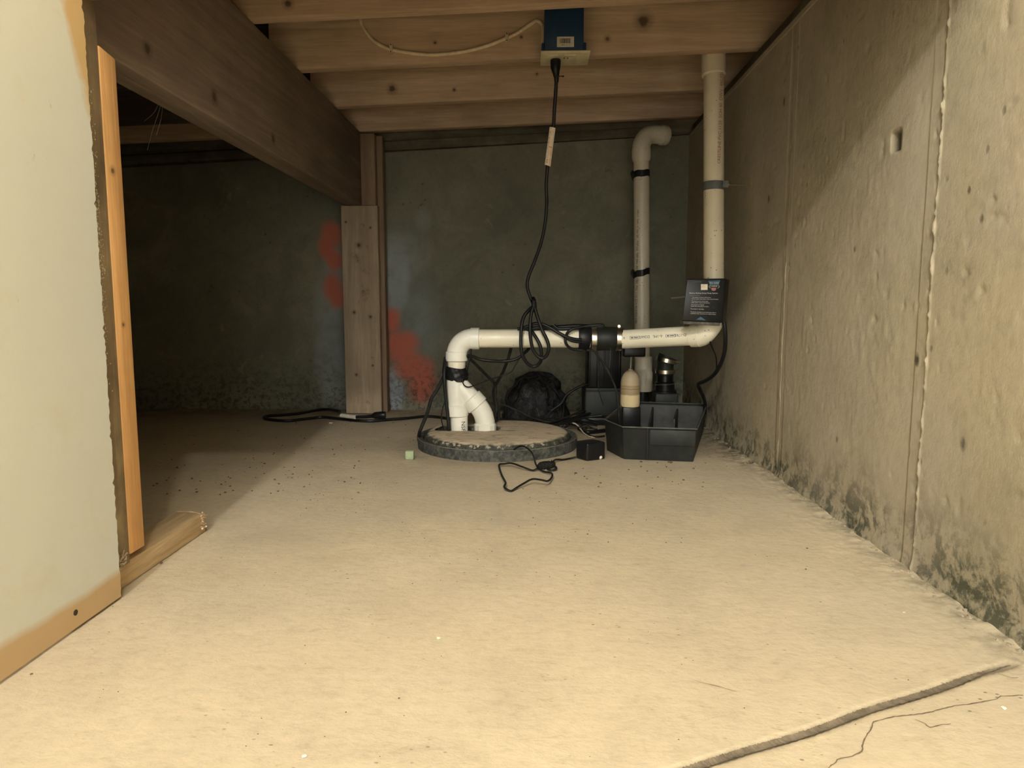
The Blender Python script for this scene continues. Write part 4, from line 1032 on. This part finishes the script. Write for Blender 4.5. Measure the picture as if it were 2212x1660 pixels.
cable('slung_cable', [(1009, 768, YP-.02), (1022, 771, YP-.01), (1038, 777, YP), (1061, 780, YP), (1088, 781, YP+.01), (1115, 776, YP+.01), (1133, 763, YP+.02), (1143, 752, YP+.034), (1150, 735, YP+.045)], .0052, M_cord, 'black cable slung in a shallow curve under the horizontal pipe')
cable('slung_cable', [(1011, 771, YP-.015), (1034, 794, YP+.03), (1054, 814, YP+.07), (1068, 829, YP+.10), (1070, 845, YP+.11), (1070, 862, YP+.12), (1073, 880, YP+.13), (1070, 900, YP+.12), (1072, 912, YP+.12)], .0050, M_cordd, 'black cable slanting down right from the left elbow to the floor')
cable('slung_cable', [(1108, 738, YP+.04), (1104, 753, YP+.04), (1097, 777, YP+.06), (1086, 805, YP+.08), (1075, 824, YP+.10), (1067, 841, YP+.115), (1067, 860, YP+.13), (1075, 885, YP+.14), (1078, 905, YP+.14)], .0052, M_cordd, 'black cable dropping from behind the pipe and crossing the slanting one')
cable('slung_cable', [(1130, 764, YP+.02), (1122, 775, YP+.02), (1113, 790, YP+.02), (1104, 804, YP+.02), (1084, 812, YP+.02), (1057, 821, YP), (1025, 833, YP-.02), (1010, 836.5, YP-.035), (1001, 830, YP-.04), (999, 818, YP-.036)], .0019, M_cord, 'thin black wire wandering from the pipe down to the tape wrap')
cable('valve_cable', [(1268, 757, YT-.008), (1282, 758, YT-.012), (1295, 775, YT), (1308, 793, YT), (1318, 811, YT), (1326, 829, YT), (1333, 850, YT), (1336, 880, YT-.01), (1338, 912, YT-.01), (1342, 930, YT)], .0036, M_cordd, 'dusty cable falling right from under the valve into the tray')
cable('valve_cable', [(1291, 768, YP+.02), (1295, 790, YP+.02), (1292, 815, YP+.03), (1294, 845, YP+.04), (1303, 875, YP+.05)], .0016, M_cordd, 'thin dusty wire hanging in front of the tall pump housing')
# controller cable
cable('controller_cable', [(1563, 690, 2.10), (1566, 712, 2.10), (1567, 735, 2.11), (1565, 760, 2.13), (1557, 786, 2.17), (1543, 809, 2.22), (1524, 823, 2.28), (1509, 830, 2.33), (1512, 842, 2.36), (1519, 857, 2.40), (1523, 872, 2.43), (1522, 895, 2.44)], .0062, M_cord, 'thick black cable looping from the controller box down into the tray')
cable('controller_wire', [(1536, 728, 2.12), (1534, 738, 2.12), (1541, 757, 2.14), (1547, 773, 2.16), (1548, 797, 2.19), (1548, 803, 2.205)], .0021, M_cord, 'thin black wire under the right elbow joining the controller cable')
# behind: mound of black sheeting with coiled cable, floor bundle
def mound():
    mb = MB(); c = Vector((.002, 2.76, 0)); n, m = 48, 16; vs = []
    for j in range(m+1):
        ph_ = j/m*math.pi/2
        for k in range(n):
            a = 2*math.pi*k/n
            w = 1+.10*math.sin(3*a+1)+.06*math.sin(7*a+2*ph_*3)+.05*math.sin(13*a-4*ph_)+.05*math.sin(5*ph_*3+a*2)+rnd.uniform(-.02, .02)
            rx, ry, rz = .122, .10, .185
            sx = math.cos(ph_)**.75
            vs.append((c.x+rx*w*sx*math.cos(a)+.018*math.sin(ph_), c.y+ry*w*sx*math.sin(a), rz*math.sin(ph_)*(1+.05*math.sin(5*a+ph_*6))))
    mb.add(vs, [(j*n+k, j*n+(k+1) % n, (j+1)*n+(k+1) % n, (j+1)*n+k) for j in range(m) for k in range(n)])
    return mb
md = thing('sheeting_bundle', 'crumpled mound of dusty black sheeting and coiled cable behind the sump', 'bundle', (.0, 2.76, 0))
mo = mound().build('sheeting', plain('crumpled_sheeting', (.012, .013, .015), .5, dust=.4, dustcol=(.05, .05, .04), sc=22), md, angle=180)
nt = mo.data.materials[0].node_tree; bump(nt, nt.nodes['Principled BSDF'], noise(nt, pos(nt), 24, 5, .6, 1.2), 1.0, .02)
for i in range(3):
    rx, rz, yy = .116-.014*i, .180-.012*i, 2.70+.03*i
    P = [Vector((.004+.010*math.sin(i*3+k)+rx*math.cos(a), yy-.03*math.sin(a)+.006*math.sin(k*1.7), max(.006, (rz+.008*math.sin(k*2.3+i))*math.sin(a)+.004))) for k, a in enumerate([math.pi*(.02+.96*k/14) for k in range(15)])]
    MB().sweep(smoothpts(P, 4), .0040, 7).build('coil', M_cordd, md)
fl = [([(1068, 900, 2.50), (1090, 908, 2.50), (1130, 911, 2.46), (1170, 917, 2.44), (1200, 915, 2.48), (1240, 903, 2.56), (1275, 893, 2.64)], 'black floor cable behind the lid, curving right to the tall housing', .0055),
      ([(1066, 905, 2.47), (1100, 912, 2.47), (1150, 916, 2.45), (1190, 919, 2.43), (1225, 913, 2.47), (1262, 903, 2.55), (1300, 898, 2.55)], 'black floor cable nearest the lid edge, running right to the tray', .0052),
      ([(1082, 872, 2.46), (1100, 880, 2.47), (1124, 891, 2.47), (1151, 903, 2.46), (1187, 912, 2.45), (1215, 905, 2.5), (1250, 893, 2.6), (1275, 885, 2.66)], 'grey dusty cable slanting over the front of the black mound', .0032),
      ([(1150, 898, 2.6), (1180, 908, 2.52), (1200, 912, 2.5), (1230, 900, 2.58), (1262, 886, 2.68)], 'dusty cable end between the black mound and the tall housing', .004),
      ([(1190, 888, 2.66), (1212, 872, 2.66), (1222, 856, 2.66), (1240, 842, 2.66), (1262, 832, 2.66), (1280, 829, 2.67)], 'black cable arching from the mound up to the tall housing', .0055)]
for P, lb_, r in fl: cable('floor_cable', P, r, M_cordd if r < .0052 else M_cord, lb_)
mb = MB()
for i in range(40):      # dusty tangle of fine leads round the foot of the mound
    x0_, y0_ = rnd.uniform(-.13, .20), rnd.uniform(2.46, 2.66); a = rnd.uniform(-.6, .6); L = rnd.uniform(.05, .12)
    P = [Vector((x0_, y0_, .004+rnd.uniform(0, .02))), Vector((x0_+L*.4*math.cos(a), y0_+L*.4*math.sin(a), .008+rnd.uniform(0, .025))), Vector((x0_+L*math.cos(a), y0_+L*math.sin(a)+rnd.uniform(-.02, .02), .004+rnd.uniform(0, .012)))]
    mb.sweep(smoothpts(P, 5), rnd.uniform(.0014, .004), 6)
tag(mb.build('wire_tangle', M_cordd), 'tangle of fine dusty leads on the floor round the black mound', 'wires', kind='stuff')

# left extension cord by the post
YE = 2.83
def fz(px, py, z=.006): return atz(px, py, z)
ec = thing('extension_cord', 'black extension cord lying along the back wall past the post foot', 'cord', (-.7, 2.8, 0))
lo_ = [fz(733, 889, .02), fz(712, 885, .012), fz(690, 886), fz(650, 893), fz(610, 897), fz(580, 899), fz(570, 903), fz(582, 907), fz(620, 909.5), fz(660, 905.5), fz(695, 902), fz(730, 905), fz(765, 908.5), fz(800, 910), fz(840, 907), fz(880, 904), fz(920, 900), fz(950, 902), fz(975, 906), fz(1010, 908)]
MB().sweep(smoothpts(lo_, 8), .0062, 8).build('cord_run', M_cord, ec)
a_, b_ = fz(738, 898, .026), fz(768, 901.5, .026)
MB().sweep([a_, a_.lerp(b_, .5), b_], .0105, 12, flat=.8).build('paper_sleeve', plain('sleeve_white', (.62, .58, .48), .6, dust=.3), ec)
MB().sweep([b_, fz(790, 901, .024), fz(805, 899, .024)], [.006, .0065, .007], 10).build('cord_end', M_cord, ec)
MB().sweep([fz(803, 899, .024), fz(810, 898, .026), fz(826, 897, .028), fz(833, 897, .028)], [.007, .0135, .0150, .0140], 12).build('connector', M_blk, ec, bevel=.001)
# dried white chip near it
tag(MB().box(*(lambda p: (p.x-.007, p.x+.007, p.y-.005, p.y+.005))(fz(715, 915, 0)), 0.0005, .004).build('plaster_chip', plain('chip_white', (.72, .66, .5), .8), bevel=.0008), 'small white chip on the floor just left of the post foot', 'chip')

# ------------------------------------------------------------------ little adapter box, leads and loop in front of the lid
g = [atz(1243, 991, 0), atz(1268, 998, 0), atz(1308, 993, 0)]; g.append(g[2]+(g[0]-g[1])*1.1)
hgt = .054
ab = thing('adapter_box', 'small glossy black power adapter between the lid and the tray', 'adapter', (g[1].x, g[1].y, 0))
MB().prism([(p.x, p.y) for p in g], .0008, hgt).build('case', M_blk, ab, bevel=.006, seg=3)
MB().sweep([(g[1].x, g[1].y-.0005, .006), (g[1].x, g[1].y-.0005, hgt-.006)], .0015, 6).build('seam', M_blkd, ab)
wb = atz(1296, 993, .0)
tag(MB().ico((wb.x, wb.y-.004, .0075), .0068, 2, (1, 1, 1), .06, 4).build('pebble', plain('white_pebble', (.8, .74, .58), .7)), 'white round pebble at the corner of the small adapter', 'pebble')
cable('black_lead', [fz(1250, 925, .012), fz(1258, 928, .010), fz(1268, 934, .008), fz(1284, 933.5, .007), fz(1306, 930.5, .008)], .0075, M_blk, 'thick black lead end with flat tip left of the tray')
cable('black_lead', [fz(1250, 929), fz(1262, 934), fz(1276, 942), fz(1291, 943.5), fz(1306, 942)], .0028, M_cord, 'thin black lead just below the thick one, left of the tray')
cable('black_lead', [fz(1205, 922), fz(1225, 929), fz(1240, 940), fz(1245, 950), fz(1242, 958)], .0025, M_cordd, 'thin black lead following the right side of the lid')
cable('white_wire', [fz(1216, 924, .012), fz(1220, 919, .02), fz(1227, 914, .028), fz(1237, 914, .03), fz(1247, 919, .024), fz(1254, 927, .014), fz(1262, 937, .006), fz(1275, 944, .004), fz(1285, 945, .003)], .0021, plain('pink_white_wire', (.68, .55, .42), .5), 'thin whitish wire arching over the floor behind the adapter', 'wire')
lw = [fz(1110, 972, .036), fz(1119, 966, .05), fz(1128, 964, .056), fz(1138, 968, .056), fz(1147, 976, .048), fz(1153, 987, .036), fz(1157, 1002, .018), fz(1161, 1011, .010),
      fz(1156, 1015, .006), fz(1148, 1016, .004), fz(1127, 1008.5, .012), fz(1105, 1001, .014), fz(1090, 1002.5, .010), fz(1078, 1005, .008), fz(1083, 1025, .010), fz(1092, 1043, .012), fz(1089, 1052, .010), fz(1096, 1058, .006), fz(1105, 1061, .003), fz(1116, 1054, .006), fz(1133, 1044, .012), fz(1150, 1035.5, .016), fz(1168, 1037, .018), fz(1184, 1039.5, .014), fz(1193, 1029, .010), fz(1190, 1022, .008), fz(1174, 1019, .006), fz(1161, 1011, .008)]
cable('loose_wire', lw, .0026, M_cord, 'thin black wire kinked into an open loop on the floor before the lid', 'wire', seg=5, n=7)
ct = thing('wire_connector', 'dark grimy wire connector clump on the floor in front of the lid', 'connector', tuple(fz(1181, 1012, 0)))
k0, k1 = fz(1163, 1009, .011), fz(1197, 1003, .011)
MB().sweep(smoothpts([k0, k0.lerp(k1, .3)+Vector((0, .004, .002)), k0.lerp(k1, .7), k1], 4), [.006, .008, .010, .0105, .0105, .0105, .011, .0105, .0105, .010, .010, .009, .007], 9).build('clump', M_cordd, ct)
for q in (.2, .4, .6, .8):
    c = k0.lerp(k1, q); MB().sweep([c+Vector((-.002, -.011, -.008)), c+Vector((0, -.007, .008)), c+Vector((.002, .006, .010))], .0022, 6).build('strand', M_blk, ct)
MB().sweep(smoothpts([k1+Vector((-.01, -.006, -.002)), fz(1200, 1009, .008), fz(1201, 1014, .006), fz(1192, 1016, .005), fz(1182, 1014, .006)], 5), .0030, 8).build('lead_end', M_cord, ct)
cable('adapter_lead', [fz(1194, 999, .012), fz(1200, 993.5, .01), fz(1216, 993.5, .004), fz(1230, 991, .004), fz(1244, 987.5, .008)], .0027, M_cord, 'short black lead from the connector clump to the adapter')
# green foam block
gb = MB().box(-.3735, -.3485, 1.998, 2.020, .0005, .0275).build('foam_block', plain('pale_green_foam', (.36, .44, .27), .8), bevel=.004, seg=3)
tag(gb, 'small pale green foam cube left of the sump lid', 'block')
# form tie rod in the corner
r0, r1 = at(1450, 644.5, 2.90), at(1484, 641, 2.86)
tag(MB().sweep([r0, r1, Vector((XR+.003, 2.84, r1.z+.004))], .0033, 8).build('tie_rod', plain('pale_rod', (.45, .42, .32), .6)), 'short pale rod sticking out of the right wall behind the controller', 'rod')

# ------------------------------------------------------------------ grit, crumbs, cobwebs
mb = MB(); k = 0
def crumb(px, py, r, sq=(1, 1, .6)):
    global k
    p = atz(px, py, 0); k += 1; mb.ico((p.x, p.y, r*.4), r, 1, sq, .35, k)
for (x0, x1, y0, y1, n, ra, rb_) in [(330, 780, 990, 1070, 70, .0012, .0035), (700, 900, 900, 985, 45, .0012, .003), (350, 690, 905, 985, 35, .0014, .003), (1230, 1520, 1000, 1060, 26, .0015, .0036),
                                    (1100, 1500, 1050, 1180, 26, .0008, .002), (640, 860, 1030, 1120, 40, .0008, .0018), (1520, 1640, 950, 1010, 50, .0012, .003), (200, 2000, 1150, 1640, 70, .0004, .0010), (800, 1250, 1080, 1300, 30, .0005, .0013)]:
    for _ in range(n): crumb(rnd.uniform(x0, x1), rnd.uniform(y0, y1), rnd.uniform(ra, rb_))
for (px, py, r) in [(572, 1003, .004), (478, 1048, .003), (497, 1052, .003), (1243, 1024, .0045), (1262, 1031, .003), (1268, 1036, .003), (1743, 1186, .0022), (1741, 1231, .0018), (349, 1218, .003), (862, 1510, .0014), (68, 1458, .0016)]:
    crumb(px, py, r)
for px in (1385, 1445, 1447, 1450): crumb(px, 1000+rnd.uniform(-1, 2), .0045)
tag(mb.build('grit', plain('brown_grit', (.13, .085, .05), .9, dust=.35, sc=200), smooth=False), 'brown grit and crumbs scattered over the pale concrete floor', 'debris', kind='stuff')
mb = MB(); k = 500
for _ in range(220):    # crumbled mortar at the base of the right wall
    y = rnd.uniform(.75, 2.6); x = XR-abs(rnd.gauss(0, .012))-.006; r = rnd.uniform(.0015, .0045); k += 1
    mb.ico((x, y, r*.5), r, 1, (1, 1.2, .7), .35, k)
tag(mb.build('mortar_crumbs', plain('mortar', (.36, .30, .21), .95, dust=.4, dustcol=(.1, .1, .07), sc=40), smooth=False), 'crumbled mortar and mouldy dirt along the foot of the right wall', 'debris', kind='stuff')
# white chips on the floor
for i, (px, py, r, w) in enumerate([(948, 1381, .0035, 'white flake on the open floor in the lower middle'), (1953, 1325, .002, 'tiny white speck on the floor left of the right wall foot'), (2168, 1532, .003, 'white speck on the floor beyond the hairline crack, lower right'), (657, 1636, .003, 'white speck on the floor at the very front, left of centre')]):
    p = atz(px, py, 0); tag(MB().ico((p.x, p.y, .0012), r, 1, (1, 1, .35), .3, 70+i).build('plaster_chip', plain('chip_white', (.82, .78, .66), .8), smooth=False), w, 'chip')
# cobwebs
mb = MB()
wb = [[(352, 190, 1.6), (345, 235, 1.6), (330, 280, 1.6), (318, 325, 1.6)], [(350, 200, 1.62), (335, 240, 1.6), (312, 262, 1.6)], [(340, 60, 1.55), (350, 120, 1.6), (352, 190, 1.6)], [(352, 200, 1.6), (349, 250, 1.6), (338, 292, 1.6)]]
for s_ in wb: mb.sweep(smoothpts([at(*p) for p in s_], 5), .00035, 4)
for (a, b) in [((1468, 808, 2.42), (1502, 775, 2.42)), ((1395, 832, 2.4), (1478, 828, 2.42)), ((1319, 752, 2.24), (1316, 795, 2.24)), ((1160, 882, 2.6), (1166, 905, 2.6))]:
    mb.sweep([at(*a), at(*a).lerp(at(*b), .5)+Vector((.001, 0, -.003)), at(*b)], .00018, 4)
tag(mb.build('cobwebs', plain('cobweb', (.5, .48, .42), .8)), 'fine cobweb strands on the beam and round the pump fittings', 'cobweb', kind='stuff')
# form tie stub in the hole of the right wall
hy, hz_ = (ha.y+hb.y)/2, (ha.z+hb.z)/2
